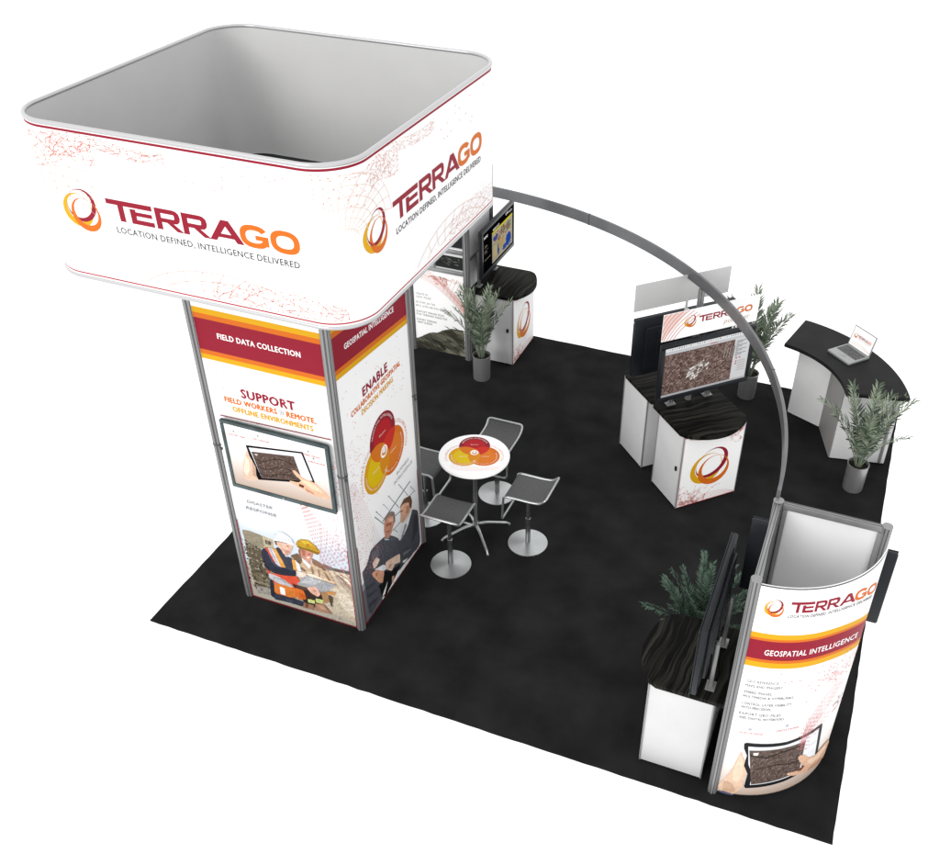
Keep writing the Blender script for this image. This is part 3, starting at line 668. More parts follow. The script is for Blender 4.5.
def venn(c, cx, cy, r, P, paper=True):
    """three overlapping discs; P maps local x, y to the canvas"""
    d = r * .62
    cen = dict(m=(0, d * 1.13), y=(-d, -d * .62), o=(d, -d * .62))
    def circ(k, rr, n=56): return [(cen[k][0] + rr * math.cos(2 * PI * i / n), cen[k][1] + rr * math.sin(2 * PI * i / n)) for i in range(n)]
    def draw(pts, col): c.poly([P(cx + x, cy + y) for x, y in pts], col)
    def lens(a, b, ra, rb, col):
        ins = [p for p in circ(a, ra, 160) if math.hypot(p[0] - cen[b][0], p[1] - cen[b][1]) <= rb] + [p for p in circ(b, rb, 160) if math.hypot(p[0] - cen[a][0], p[1] - cen[a][1]) <= ra]
        if len(ins) < 3: return
        mx, my = sum(p[0] for p in ins) / len(ins), sum(p[1] for p in ins) / len(ins)
        ins.sort(key=lambda p: math.atan2(p[1] - my, p[0] - mx)); draw(ins, col)
    draw(circ('m', r), (160, 22, 52)); draw(circ('m', r * .7), (205, 24, 38))
    draw(circ('o', r), (243, 125, 30)); draw(circ('o', r * .72), (250, 138, 36))
    lens('m', 'o', r, r, (232, 48, 34))
    draw(circ('y', r), (250, 184, 20)); draw(circ('y', r * .72), (255, 216, 8))
    lens('m', 'y', r, r, (246, 134, 24)); lens('y', 'o', r, r, (248, 160, 26))
    draw([(.26 * r * math.cos(t / 20 * PI), .26 * r * math.sin(t / 20 * PI)) for t in range(40)], (255, 252, 248))
    return cen

def arc_on(c, s, P, cx, cy, r, a0, a1, h, col, bold=0.):
    T, _ = text2d(s, bold); inw = a1 > a0
    for t in T:
        q = []
        for x, y in t:
            a = rad(a0 + (a1 - a0) * x); rr = r + (-y * h if inw else y * h); q.append(P(cx + rr * math.cos(a), cy + rr * math.sin(a)))
        c.tri(q, lin(col))
    c.up()

def venn_words(c, cx, cy, r, P, cen):
    W_ = (255, 240, 230)
    arc_on(c, 'GEOSPATIAL INTELLIGENCE', P, cx + cen['m'][0], cy + cen['m'][1], r * .80, 160, 20, r * .1, W_, .01)
    arc_on(c, 'GEOSPATIAL COLLABORATION', P, cx + cen['y'][0], cy + cen['y'][1], r * .86, 170, 330, r * .09, W_, .01)
    arc_on(c, 'FIELD DATA COLLECTION', P, cx + cen['o'][0], cy + cen['o'][1], r * .86, 215, 385, r * .09, W_, .01)
    arc_on(c, 'COLLABORATION', P, cx + cen['y'][0], cy + cen['y'][1], r * 1.12, 205, 110, r * .15, ORANGE, .01)
    arc_on(c, 'COLLABORATION', P, cx + cen['o'][0], cy + cen['o'][1], r * 1.12, 70, -25, r * .15, ORANGE, .01)
    for k, s in (('m', 'Discover'), ('y', 'Share'), ('o', 'Collect')):
        x, y = cx + cen[k][0] * 1.15, cy + cen[k][1] * 1.15; T, _ = text2d(s)
        for t in T: c.tri([P(x + (a - .5) * r * .5, y + b * r * .09) for a, b in t], lin(W_))
    c.up()

# front face -----------------------------------------------------------
ff = lambda u, v, h: Vector((u - TX0, .613 - h - TY0, v))
c = Canvas(ff, bounds=(.695, .006, 1.805, 3.46))
c.rect(.69, .0, 1.81, 3.46, (252, 252, 252))
bands(c, .69, 1.81, 3.07)
c.text('FIELD DATA COLLECTION', .885, 2.822, 1.61, .05, WHITE, .012)
c.text('SUPPORT', 1.005, 2.312, 1.49, .085, MAROON, .026)
x = .835
for s, e, k in (('FIELD WORKERS', 1.315, ORANGE), ('IN', 1.378, (165, 160, 160)), ('REMOTE,', 1.665, ORANGE)):
    c.text(s, x, 2.233, e, .052, k, .032 if s != 'IN' else .008); x = e + .026
c.text('OFFLINE ENVIRONMENTS', .895, 2.152, 1.63, .052, (252, 188, 20), .03)
# photograph of two rescue workers: sky, site, figures
c.grad(.69, .86, 1.81, 1.22, (214, 223, 234), (252, 252, 252)); c.grad(.69, .45, 1.81, .86, (205, 216, 226), (214, 223, 234)); c.rect(.69, 0, 1.81, .45, (198, 190, 176))
c.poly([(.72, 1.0), (.95, 1.03), (1.15, .98), (1.0, .94), (.8, .95)], (228, 233, 240)); c.poly([(.70, .92), (.85, .95), (1.0, .9), (.8, .88)], (224, 230, 238))
nA = ART['workers'][:14]; nB = ART['workers'][14:]
for col, pts in nA[:5]: c.photo(pts, col)
for col, pts in nA[5:8]: c.photo(pts, col)
def rub(r):
    x, y = r.uniform(.70, 1.0), r.uniform(.1, .72)
    return (x, y) if y < .78 - (x - .7) * .6 and x < .98 + (.4 - y) * .1 else None
c.speckle(rng, 260, rub, .004, .016, [(66, 60, 50), (150, 140, 120), (178, 168, 148), (112, 100, 80), (92, 84, 70), (200, 194, 182), (128, 116, 96), (160, 152, 138)])
for col, pts in nA[8:]: c.photo(pts, col)
def sand(r):
    x, y = r.uniform(1.35, 1.8), r.uniform(.01, .42)
    return (x, y) if y < .42 - (1.8 - x) * .02 else None
c.speckle(rng, 160, sand, .003, .010, [(214, 202, 184), (184, 170, 150), (196, 182, 160), (222, 212, 196)])
for col, pts in nB: c.photo(pts, col)
sk = lambda r: (r.uniform(.97, 1.36), r.uniform(.06, .32))
c.text('DISASTER', .855, 1.188, 1.11, .036, (150, 152, 158), .01); c.text('RESPONSE', .832, 1.112, 1.135, .036, (150, 152, 158), .01)
# red dotted cone and loose dots
c.weave(rng, [[q for q in k if q[0] < 1.80] for k in swirl(rng, (1.42, 1.36), (1.88, .56), .05, .50, 8, -.05, 48)], .0055, (235, 105, 112), True)
c.weave(rng, [[q for q in k if q[0] < 1.80] for k in swirl(rng, (1.80, 1.30), (1.52, .66), .5, .05, 6, .03, 50)], .0042, (238, 125, 130), True)
c.speckle(rng, 190, lambda r: (r.uniform(1.70, 1.80), r.uniform(.5, 1.95)), .003, .0065, [(240, 120, 125), (246, 170, 170)])
c.speckle(rng, 60, lambda r: (r.uniform(.72, 1.79), r.uniform(2.09, 2.58)), .003, .008, [(240, 150, 150), (248, 190, 190), (190, 190, 195)])
for a in ([(.697, .010), (1.803, .010)], [(.699, .008), (.699, .95)], [(1.801, .008), (1.801, .95)], [(.76, 2.086), (1.79, 2.118)]): c.line(a, .009, (165, 20, 45))
front = c.make('graphic_panel', tower, extra=slab(ff, .69, .004, 1.81, 3.47, .012), label='front panel with two rescue workers in helmets')

# right face -----------------------------------------------------------
fr_ = lambda u, v, h: Vector((1.853 + h - TX0, u - TY0, v))
c = Canvas(fr_, bounds=(.665, .006, 1.845, 3.46))
c.rect(.66, .0, 1.85, 3.46, (253, 253, 253))
bands(c, .66, 1.85, 3.095, .125)
c.text('GEOSPATIAL INTELLIGENCE', .835, 2.82, 1.63, .05, WHITE, .012, 2.735)
c.text('ENABLE', 1.03, 2.275, 1.45, .085, MAROON, .026)
c.text('COLLABORATIVE GEOSPATIAL', .825, 2.2, 1.67, .052, ORANGE, .028); c.text('DECISION MAKING', .985, 2.12, 1.525, .052, (252, 188, 20), .026)
PI2 = lambda x, y: (x, y)
cen = venn(c, 1.275, 1.555, .228, PI2); venn_words(c, 1.275, 1.555, .228, PI2, cen); c.rings(1.275, 1.555, .036)
c.text('BUSINESS', 1.46, 1.155, 1.70, .036, (165, 168, 174), .01); c.text('INTELLIGENCE', 1.40, 1.085, 1.76, .036, (165, 168, 174), .01)
c.grad(.95, .45, 1.85, 1.0, (240, 242, 244), (253, 253, 253))
c.poly([(.66, .48), (.80, .50), (.92, .46), (.92, .40), (.66, .40)], (168, 176, 180)); c.rect(.66, 0, 1.0, .41, (120, 122, 128))
c.gain = 1.5; c.art('business'); c.gain = 1.
c.speckle(rng, 230, lambda r: (.68 + abs(r.gauss(0, .16)), r.uniform(.5, 2.0)), .003, .007, [(244, 150, 155), (248, 185, 185)])
c.weave(rng, [[q for q in k if q[0] > .67] for k in swirl(rng, (.69, 1.6), (.96, .52), .10, .28, 8, .02, 60)], .0036, (243, 150, 155), True)
c.speckle(rng, 70, lambda r: (r.uniform(.72, 1.75), r.uniform(1.9, 2.55)), .003, .007, [(240, 150, 150), (248, 190, 190)])
for a in ([(.668, .010), (1.842, .010)], [(.670, .008), (.670, .95)], [(1.840, .008), (1.840, .95)]): c.line(a, .012, (150, 18, 42))
c.make('graphic_panel', tower, extra=slab(fr_, .66, .004, 1.85, 3.47, .012), label='side panel with two businessmen and three overlapping discs')
for fn, a, b in ((lambda u, v, h: Vector((u - TX0, 1.895 + h - TY0, v)), .69, 1.81), (lambda u, v, h: Vector((.647 - h - TX0, u - TY0, v)), .66, 1.85)):
    c = Canvas(fn); c.rect(a, .006, b, 3.46, (252, 252, 252)); bands(c, a, b, 3.05)
    c.make('graphic_panel', tower, extra=slab(fn, a, .004, b, 3.47, .012))

# monitors --------------------------------------------------------------
def monitor(name, label, loc, rz, W, z0, z1, screen, legs=(), cx=0., t=.045, bez=.045, frame='black', group=None, mount=0., logo=False):
    """front faces -y; z measured from loc"""
    o = thing(name, label, 'monitor', loc, rz, group)
    H = z1 - z0; zc = (z0 + z1) / 2
    bm = bmesh.new(); box(bm, (cx, t / 2, zc), (W, t, H), .016)
    if not mount:
        box(bm, (cx, t + .014, zc - .01), (W * .80, .034, H * .74), .014)
        box(bm, (cx - W * .26, t + .030, zc + .04), (.07, .03, H * .46), .012); box(bm, (cx + W * .26, t + .030, zc + .04), (.07, .03, H * .46), .012); box(bm, (cx, t + .034, zc - .03), (.26, .03, .24), .008)
    build('housing', bm, frame, o, 35)
    bm = bmesh.new()
    a, b = W / 2, H / 2
    for x, z, sx, sz in ((0, b - bez / 2, W, bez), (0, -b + bez * .6, W, bez * 1.2), (-a + bez / 2, 0, bez, H - 2.2 * bez), (a - bez / 2, 0, bez, H - 2.2 * bez)):
        box(bm, (cx + x, -.004, zc + z), (sx - .004, .010, sz - (.004 if sz < .1 else 0)), .003)
    build('bezel', bm, frame, o, 35)
    fs = lambda u, v, h: Vector((cx + u, -.0012 - h, zc + v))
    c = Canvas(fs, base=.0); screen(c, -a + bez, -b + bez * 1.2, a - bez, b - bez)
    c.make('screen', o, 'screen')
    for lx in legs:
        bm = bmesh.new(); top = z0 + H * .45
        box(bm, (lx, t + .066, (top + .006) / 2), (.05, .028, top - .006), .003); box(bm, (lx, t + .066, .004), (.10, .07, .008), .002)
        for dx in (-.014, .014): box(bm, (lx + dx, t + .0505, (top + .006) / 2), (.008, .004, top - .03), 0, mi=1)
        build('stand_leg', bm, ['alu', 'groove'], o, 30)
    if mount:
        boxb('wall_bracket', (cx, t + mount / 2, zc), (.34, mount, .22), 'blackmetal', o)
    if logo:
        bm = bmesh.new(); lathe(bm, [(0, 0), (.007, 0), (.007, .002), (0, .002)], 12)
        for v in bm.verts: v.co = Vector((v.co.x + cx, -.0095 - v.co.z, v.co.y + z0 + bez * .55))
        build('badge', bm, 'rim', o)
    return o

def scr_city(c, u0, v0, u1, v1):
    W, H = u1 - u0, v1 - v0
    c.rect(u0, v0, u1, v1, (216, 217, 219)); c.rect(u0, v1 - .035, u1, v1, (236, 237, 238)); c.rect(u0, v1 - .07, u1, v1 - .036, (206, 208, 211))
    for i in range(34): c.rect(u0 + .02 + i * .026, v1 - .026, u0 + .034 + i * .026, v1 - .012, random.Random(i).choice([(150, 152, 156), (180, 182, 186), (120, 125, 130), (205, 205, 208)]), False)
    for i in range(4): c.rect(u0 + W * .52 + i * .022, v1 - .060, u0 + W * .52 + .012 + i * .022, v1 - .046, (214, 40, 50), False)
    c.up()
    q = [(u0, v0 + .02), (u1 - W * .185, v0 + .02), (u1 - W * .185, v1 - .072), (u0, v1 - .072)]
    r = random.Random(3); c.city(r, q, 1900, (134, 111, 104))
    mx, my = u0 + W * .40, v0 + H * .42
    for i in range(120):                     # cluster of pale warehouse roofs in rows
        row = r.choice((-2, -1, 0, 1, 2)); a = r.uniform(-.13, .13) * (1 - .12 * abs(row)); b = row * .030 + r.uniform(-.008, .008); s = r.uniform(.005, .013); tl = rad(24)
        x, y = mx + a * math.cos(tl) - b * math.sin(tl), my + a * math.sin(tl) + b * math.cos(tl); ca, sa = math.cos(tl) * s * 1.8, math.sin(tl) * s * 1.8; cb, sb = -math.sin(tl) * .0055, math.cos(tl) * .0055
        if r.random() < .25: ca, sa, cb, sb = cb * 2.4, sb * 2.4, ca * .5, sa * .5
        c.poly([(x - ca - cb, y - sa - sb), (x + ca - cb, y + sa - sb), (x + ca + cb, y + sa + sb), (x - ca + cb, y - sa + sb)], r.choice([(226, 222, 216), (204, 198, 190), (240, 238, 234), (170, 158, 152), (120, 104, 98)]), False); c.h += 2e-6
    c.up()
    for k in range(9): c.line([(u0 + W * (.68 + .016 * k), v0 + H * .52), (u0 + W * (.69 + .016 * k), v0 + H * .74)], .006, (196, 186, 178) if k % 2 else (128, 110, 102))
    for i in range(12): c.rect(u1 - W * .165, v1 - .10 - i * .016, u1 - W * (.04 + .05 * ((i * 7) % 3)), v1 - .093 - i * .016, (168, 170, 174), False)
    for i, (a, b) in enumerate(((.15, .46), (.11, .46), (.15, .39), (.15, .34))): c.rect(u1 - W * a, v0 + H * b, u1 - W * a + .014, v0 + H * b + .014, (214, 30, 40), False)
    for i in range(5): c.rect(u1 - W * .12, v0 + H * (.40 - i * .05), u1 - W * .03, v0 + H * (.408 - i * .05), (190, 170, 172), False)
    c.up(); c.rect(u0, v0, u1, v0 + .018, (190, 192, 196))

def scr_map(c, u0, v0, u1, v1):
    W, H = u1 - u0, v1 - v0
    c.rect(u0, v0, u1, v1, (8, 8, 10))
    mu, mv = u0 + W * .30, v1 - H * .24
    r = random.Random(5)
    c.rect(mu, v0 + H * .03, u1 - W * .01, mv, (196, 186, 160)); c.rect(mu, mv, u1 - W * .01, mv + H * .045, (240, 226, 40))
    blob = lambda x, y, rx, ry, k: c.poly([(mu + W * .69 * (x + rx * math.cos(i / 11 * PI) * r.uniform(.8, 1.15)), v0 + H * .03 + (mv - v0 - H * .03) * (y + ry * math.sin(i / 11 * PI) * r.uniform(.8, 1.15))) for i in range(22)], k)
    blob(.16, .80, .11, .11, (52, 84, 168)); blob(.80, .30, .15, .24, (46, 80, 178)); blob(.62, .16, .12, .10, (60, 92, 176)); blob(.30, .30, .05, .20, (70, 96, 160))
    blob(.45, .42, .16, .22, (206, 182, 124)); blob(.14, .34, .09, .22, (214, 196, 150)); blob(.52, .82, .16, .12, (150, 158, 128)); blob(.80, .78, .13, .15, (128, 148, 120)); blob(.34, .66, .10, .07, (172, 132, 110))
    blob(.88, .08, .08, .07, (150, 160, 178))
    c.speckle(r, 60, lambda q: (q.uniform(mu + W * .05, u1 - W * .05), q.uniform(v0 + H * .4, mv - H * .03)), .006, .02, [(184, 70, 56), (198, 98, 70), (120, 140, 110), (222, 206, 180), (96, 110, 150)])
    c.text('NEWS', u0 + W * .04, v1 - H * .16, u0 + W * .16, .03, WHITE, .02); c.text('MIDDLE EAST', mu + W * .03, mv + H * .065, mu + W * .24, .028, (235, 235, 235), .02)
    c.text('LIVE', u1 - W * .24, v1 - H * .10, u1 - W * .15, .028, WHITE, .02); c.text('INFO', u1 - W * .12, v1 - H * .12, u1 - W * .03, .028, (225, 225, 225), .02)
    for k, y in enumerate((.66, .62, .54, .50, .46, .30)): c.rect(u0 + W * .05, v0 + H * y, u0 + W * (.24 if y == .30 else .12 + .03 * (k % 3)), v0 + H * (y + .012), (190, 188, 150) if k % 2 else (120, 120, 124), False)
    c.up()

def scr_plain(c, u0, v0, u1, v1):
    W, H = u1 - u0, v1 - v0
    c.rect(u0, v0, u1, v1, (30, 33, 38)); c.rect(u0, v1 - H * .12, u1, v1, (60, 64, 70)); c.city(random.Random(9), [(u0 + .02, v0 + .02), (u1 - W * .2, v0 + .02), (u1 - W * .2, v1 - H * .15), (u0 + .02, v1 - H * .15)], 160)

def scr_tablet(c, u0, v0, u1, v1):
    ox, oz = 1.278, 1.7335                      # artwork drawn in tower-face metres, moved to the screen centre
    f = lambda x, y: (x - ox, y - oz)
    c.grad(u0, v0 + (v1 - v0) * .45, u1, v1, (236, 226, 220), (254, 254, 254)); c.grad(u0, v0, u1, v0 + (v1 - v0) * .45, (206, 184, 168), (236, 226, 220))
    for k in range(9): c.line([(-.02 + .012 * k, .20), (-.10 + .045 * k, .28)], .004, (250, 214, 180))
    tab = ART['tablet']
    for n_, (col, pts) in enumerate(tab[:6]): c.photo([f(*p) for p in pts], col, .05, soft=0 if n_ > 2 else 2, grain=0 if n_ > 2 else .10)
    q = [f(*p) for p in ART['map_quad'][0][1]]; c.city(random.Random(12), [q[3], q[2], q[1], q[0]], 420, (108, 90, 83))
    for t0 in (.25, .55, .8): c.line([(q[0][0] * (1 - k / 8) + q[1][0] * k / 8 + (q[3][0] - q[0][0]) * t0, q[0][1] * (1 - k / 8) + q[1][1] * k / 8 + (q[3][1] - q[0][1]) * (t0 + .08 * math.sin(k))) for k in range(9)], .006, (58, 46, 43))
    c.poly([(q[0][0] + .02, q[0][1] - .02), (q[0][0] + .06, q[0][1] - .01), (q[0][0] + .05, q[0][1] - .03)], (225, 215, 210))
    for col, pts in ART['hand']: c.photo([f(*p) for p in pts], col, .08, soft=2, grain=.10)
    for (x, y, n) in ((-.43, .21, 'ELECTRIC LINES'), (-.20, .225, 'ADD A GEOSTAMP'), (.26, .20, 'EMBED IMAGES'), (.30, .14, 'MEASURE')):
        c.text(n, x, y, x + .15, .014, (222, 90, 95), .01); c.disc(x + .05, y + .045, .010, (170, 172, 178), 10)

monitor('wall_monitor', 'flat monitor with dark teal frame hung on the tower, showing hands on a tablet', (1.278, .565, 0), 0, 1.0, 1.385, 2.082, scr_tablet, bez=.034, t=.025, frame='bezel', mount=.018, logo=True)

# ================================================================ bistro table
tb = thing('bistro_table', 'round white bistro table printed with three overlapping coloured discs', 'table', (2.29, 2.195, 0))
bm = bmesh.new(); lathe(bm, [(0, .955), (.325, .955), (.338, .962), (.34, .975), (.336, .982), (0, .982)], 64); build('tabletop_board', bm, 'white', tb, 40)
rt = rad(22); ft = lambda u, v, h: Vector((u * math.cos(rt) - v * math.sin(rt), u * math.sin(rt) + v * math.cos(rt), .982 + h))
c = Canvas(ft); c.disc(0, 0, .331, (253, 253, 253), 72)
cen = venn(c, .0, .045, .15, PI2); venn_words(c, .0, .045, .15, PI2, cen); c.rings(0, .045, .024)
c.weave(rng, swirl(rng, (-.22, -.15), (.24, -.19), .10, .05, 6, -.04), .0022, (247, 200, 195)); c.make('tabletop_print', tb)
bm = bmesh.new(); tube(bm, [(0, 0, .10), (0, 0, .94)], .021, 20); lathe(bm, [(0, .93), (.12, .935), (.12, .955), (0, .955)], 32); lathe(bm, [(.021, .07), (.034, .08), (.034, .14), (.021, .155)], 20); build('column', bm, 'chrome_dark', tb, 35)
for a in (222, 312, 42, 132):
    bm = bmesh.new(); ca, sa = math.cos(rad(a)), math.sin(rad(a))
    tube(bm, rounded([(ca * .02, sa * .02, .115), (ca * .12, sa * .12, .105), (ca * .33, sa * .33, .035), (ca * .36, sa * .36, .012)], .03), .014, 10, rfun=lambda t: .018 - .007 * t)
    lathe(bm, [(0, 0), (.014, 0), (.014, .012), (0, .014)], 12, (ca * .355, sa * .355)); build('leg', bm, 'chrome', tb, 40)

# ================================================================ stools
def make_stool(label):
    o = thing('bar_stool', label, 'stool', (0, 0, 0), 0, 'stools around the bistro table')
    bm = bmesh.new(); lathe(bm, [(0, 0), (.197, 0), (.200, .004), (.198, .010), (.06, .020), (.03, .024), (0, .024)], 48); build('base', bm, 'chrome', o, 35)
    bm = bmesh.new(); lathe(bm, [(.026, .02), (.026, .33), (.019, .335), (.019, .68)], 20); box(bm, (0.01, 0, .682), (.20, .16, .012), .003); build('column', bm, 'chrome_dark', o, 35)
    # frame: faces +x, footrest at +x, raised lip at -x
    hw = .19
    side = [(-.245, .775), (-.19, .712), (-.10, .70), (.15, .70), (.185, .685), (.20, .40)]
    pts = [(x, -hw, z) for x, z in side] + [(x, hw, z) for x, z in reversed(side)]
    bm = bmesh.new(); tube(bm, rounded(pts, .045, True, 5), .0115, 10, True); build('frame', bm, 'chrome', o, 40)
    bm = bmesh.new(); prof = rounded([(x, 0, z) for x, z in [(-.243, .772), (-.19, .712), (-.10, .702), (.15, .702), (.182, .690), (.186, .66)]], .05, False, 5)
    vs = [[bm.verts.new((p.x, y, p.z + dz - .006 * (1 - abs(2 * k / 6 - 1)))) for k, y in enumerate([(-hw + .008) + (2 * hw - .016) * k / 6 for k in range(7)])] for dz in (0, -.006) for p in prof]
    n = len(prof)
    for i in range(n - 1):
        for k in range(6):
            bm.faces.new((vs[i][k], vs[i + 1][k], vs[i + 1][k + 1], vs[i][k + 1])); bm.faces.new((vs[n + i][k], vs[n + i][k + 1], vs[n + i + 1][k + 1], vs[n + i + 1][k]))
    build('seat', bm, 'seat', o, 60)
    return o
st = make_stool('grey mesh bar stool')
st.location = (2.245, 1.679, 0); st.rotation_euler = (0, 0, rad(90))
st['label'] = 'grey mesh bar stool nearest the viewer, its bright seat lip facing forward'
clone(st, 'bar_stool', (2.25, 2.853, 0), rad(-90), 'grey mesh bar stool on the far side of the round table')
clone(st, 'bar_stool', (1.709, 2.257, 0), 0, 'grey mesh bar stool half hidden behind the tower post')
clone(st, 'bar_stool', (2.83, 2.244, 0), rad(180), 'grey mesh bar stool standing free on the kiosk side of the round table')

# ================================================================ counters with D-shaped tops
def dtop():
    pts = [(-.385, 0), (.385, 0)] 
    R_ = .04
    out = [(-.355, 0), (.355, 0), (.385, -.03)]
    out += [(.385, -.56)]
    n = 24
    for i in range(n + 1):
        t = i / n; x = .385 - .77 * t; y = -.60 - .155 * (1 - (x / .385) ** 2)
        if i in (0, n): continue
        out.append((x, y))
    out += [(-.385, -.56), (-.385, -.03)]
    return list(reversed(out))
def make_counter(label):
    o = thing('display_counter', label, 'counter', (0, 0, 0), 0, 'counters with black wood tops')
    bm = bmesh.new(); prism(bm, dtop(), .922, .965, .006); build('countertop', bm, 'wood', o, 35)
    bm = bmesh.new(); box(bm, (0, -.365, .47), (.72, .49, .90), .004)
    build('cabinet', bm, 'laminate', o, 30)
    for x, y in ((-.31, -.56), (.31, -.56), (-.31, -.17), (.31, -.17)):
        bm = bmesh.new(); lathe(bm, [(0, 0), (.022, 0), (.018, .021), (0, .021)], 12, (x, y)); build('foot', bm, 'black', o)
    d = boxb('door', (-.3615, -.37, .475), (.006, .435, .84), 'laminate', o, .002)
    bm = bmesh.new(); box(bm, (-.372, -.545, .50), (.016, .028, .05), .004); build('lock', bm, 'black', d, 30)
    for x, y in ((-.36, -.61), (.36, -.61), (-.36, -.12), (.36, -.12)): boxb('corner_trim', (x, y, .47), (.012, .012, .905), 'edge', o, .002)
    fg = lambda u, v, h: Vector((u, -.6185 - h, v))
    c = Canvas(fg, bounds=(-.352, .025, .352, .915)); c.rect(-.352, .025, .352, .915, (253, 253, 253))
    c.rings(.0, .46, .205)
    r = random.Random(21)
    c.net(r, 120, lambda q: (-.35 + abs(q.gauss(0, .2)), .03 + abs(q.gauss(0, .10))), .07, .0024, .006, (246, 165, 155), (238, 90, 85))
    c.net(r, 60, lambda q: (.35 - abs(q.gauss(0, .12)), .91 - abs(q.gauss(0, .10))), .06, .0024, .006, (246, 165, 155), (238, 90, 85))
    c.weave(r, swirl(r, (-.3, .90), (.34, .88), .03, .05, 4, -.06), .0035, (238, 130, 125)); c.weave(r, swirl(r, (-.05, .06), (.35, .03), .08, .02, 4, .03), .0035, (238, 130, 125))
    for a in ([(-.352, .02), (-.352, .915)], [(-.352, .912), (.352, .912)], [(-.352, .028), (.352, .028)]): c.line(a, .006, (236, 90, 90))
    c.make('graphic_panel', o, extra=slab(fg, -.352, .025, .352, .915, .008))
    return o
kc = make_counter('black topped counter under the city map monitor, ring emblem fully in view'); kc.location = (3.896, 3.981, 0); kc.rotation_euler = (0, 0, rad(45))
clone(kc, 'display_counter', (3.893, 3.984 + .012, 0), rad(225), 'black topped counter standing back to back behind the city map kiosk')
clone(kc, 'display_counter', (.865, 5.615, 0), rad(90), 'black topped counter in the far corner, ring emblem partly cut by its top')
clone(kc, 'display_counter', (5.178, .545, 0), rad(-90), 'black topped counter with blank grey side beside the curved banner column')

KZ = .966
def on_counter(o, off, lx=0.):
    """a point on a counter top: off metres in front of its back edge"""
    th = o[2]; return (o[0] + lx * math.cos(th) + off * math.sin(th), o[1] + lx * math.sin(th) - off * math.cos(th))
K1 = (3.896, 3.981, rad(45)); K2 = (3.893, 3.996, rad(225)); K3 = (.865, 5.615, rad(90)); K4 = (5.178, .545, rad(-90))
x, y = on_counter(K1, .195); monitor('kiosk_monitor', 'black monitor showing a brown aerial city map, on the counter below the white header', (x, y, KZ), K1[2], 1.085, .142, .802, scr_city, (-.22, .22), .078, group='monitors on counters')
x, y = on_counter(K2, .20); monitor('kiosk_monitor', 'black monitor seen from behind, on the back to back counter', (x, y, KZ), K2[2], 1.17, .250, .912, scr_plain, (-.22, .22), -.02, group='monitors on counters')
x, y = on_counter(K3, .225); monitor('kiosk_monitor', 'black monitor showing a colour map under a yellow bar in the far corner', (x, y, KZ), K3[2], 1.04, .175, .79, scr_map, (-.23, .27), .12, group='monitors on counters')
x, y = on_counter(K4, .29); monitor('kiosk_monitor', 'black monitor seen edge on, on the counter beside the curved banner column', (x, y, KZ), K4[2], 1.06, .165, .83, scr_plain, (-.20, .25), -.005, group='monitors on counters')

# header signs over the kiosk
def header(label, loc, rz, W, z0, z1, cx, art, m, arm=.048, zb=None):
    o = thing('header_sign', label, 'sign', loc, rz)
    fh = lambda u, v, h: Vector((u, -h, v))
    c = Canvas(fh); a, b = cx - W / 2, cx + W / 2
    c.rect(a, z0, b, z1, (253, 253, 253)); art(c, a, z0, b, z1)
    c.make('sign_board', o, extra=slab(fh, a, z0, b, z1, .010, 1, m))
    bm = bmesh.new(); box(bm, (0, .0115 + arm / 2, (zb or (z0 + z1) / 2) - .02), (.035, arm, .04), .002); box(bm, (0, .014, (zb or z0 + .1) + .05), (.03, .005, .12), .001)
    build('bracket', bm, 'signback', o, 30)
    return o
def art_head(c, a, z0, b, z1):
    u = a - .001
    c.b = (a, z0, b, z1)
    c.poly([(a, z0), (a, z1), (a + .26, z1)], (252, 222, 214)); c.weave(rng, swirl(rng, (a - .02, z0 - .03), (a + .27, z1 + .04), .22, .34, 9, .05), .007, (240, 120, 110))
    c.rings(u + .305, z0 + .165, .058); c.wordmark(u + .40, z0 + .135, .61, .07); 
    T, _ = text2d('publisher', 0)
    for t in T: c.tri([(u + .70 + x * .29 + y * .012, z0 + .055 + y * .055) for x, y in t], lin((196, 160, 110)))
    c.up(); c.b = None
x, y = on_counter(K1, .172); header('white header board with logo above the city map monitor', (x, y, 0), K1[2], 1.09, 1.80, 2.092, .082, art_head, 'white')
x, y = on_counter(K2, .172); header('blank pale grey header board rising behind the arched beam post', (x, y, 0), K2[2], 1.08, 1.975, 2.265, .055, lambda c, *a: None, 'signback', .21, 1.90)

# ================================================================ curved beam
AC = (.884, .957); AR = 4.272; BZ = 2.285
bmth = thing('curved_beam', 'long dark arched metal beam sweeping over the kiosk between two corner displays', 'beam', (3.945, 3.925, KZ))
bm = bmesh.new(); N = 72; a0, a1 = rad(.42), rad(89.2); prev = None
for i in range(N + 1):
    a = a0 + (a1 - a0) * i / N; cs, sn = math.cos(a), math.sin(a)
    sec = [bm.verts.new((AC[0] + (AR + dr) * cs - 3.945, AC[1] + (AR + dr) * sn - 3.925, BZ + dz - KZ)) for dr, dz in ((-.013, -.056), (-.009, -.060), (.009, -.060), (.013, -.056), (.013, .056), (.009, .060), (-.009, .060), (-.013, .056))]
    if prev:
        for k in range(8): bm.faces.new((prev[k], prev[(k + 1) % 8], sec[(k + 1) % 8], sec[k]))
    else: bm.faces.new(sec)
    prev = sec
bm.faces.new(list(reversed(prev))); build('arch', bm, 'beam', bmth, 40)
bm = post_mesh(.033, BZ - .059 - KZ); build('post', bm, ['alu', 'groove'], bmth, 30)
for a in (22, 68):
    bm = bmesh.new(); box(bm, (0, 0, 0), (.031, .012, .126), .002, Matrix.Rotation(rad(a), 3, 'Z'))
    o = build('joint_sleeve', bm, 'groove', bmth, 30); o.location = (AC[0] + AR * math.cos(rad(a)) - 3.945, AC[1] + AR * math.sin(rad(a)) - 3.925, BZ - KZ)

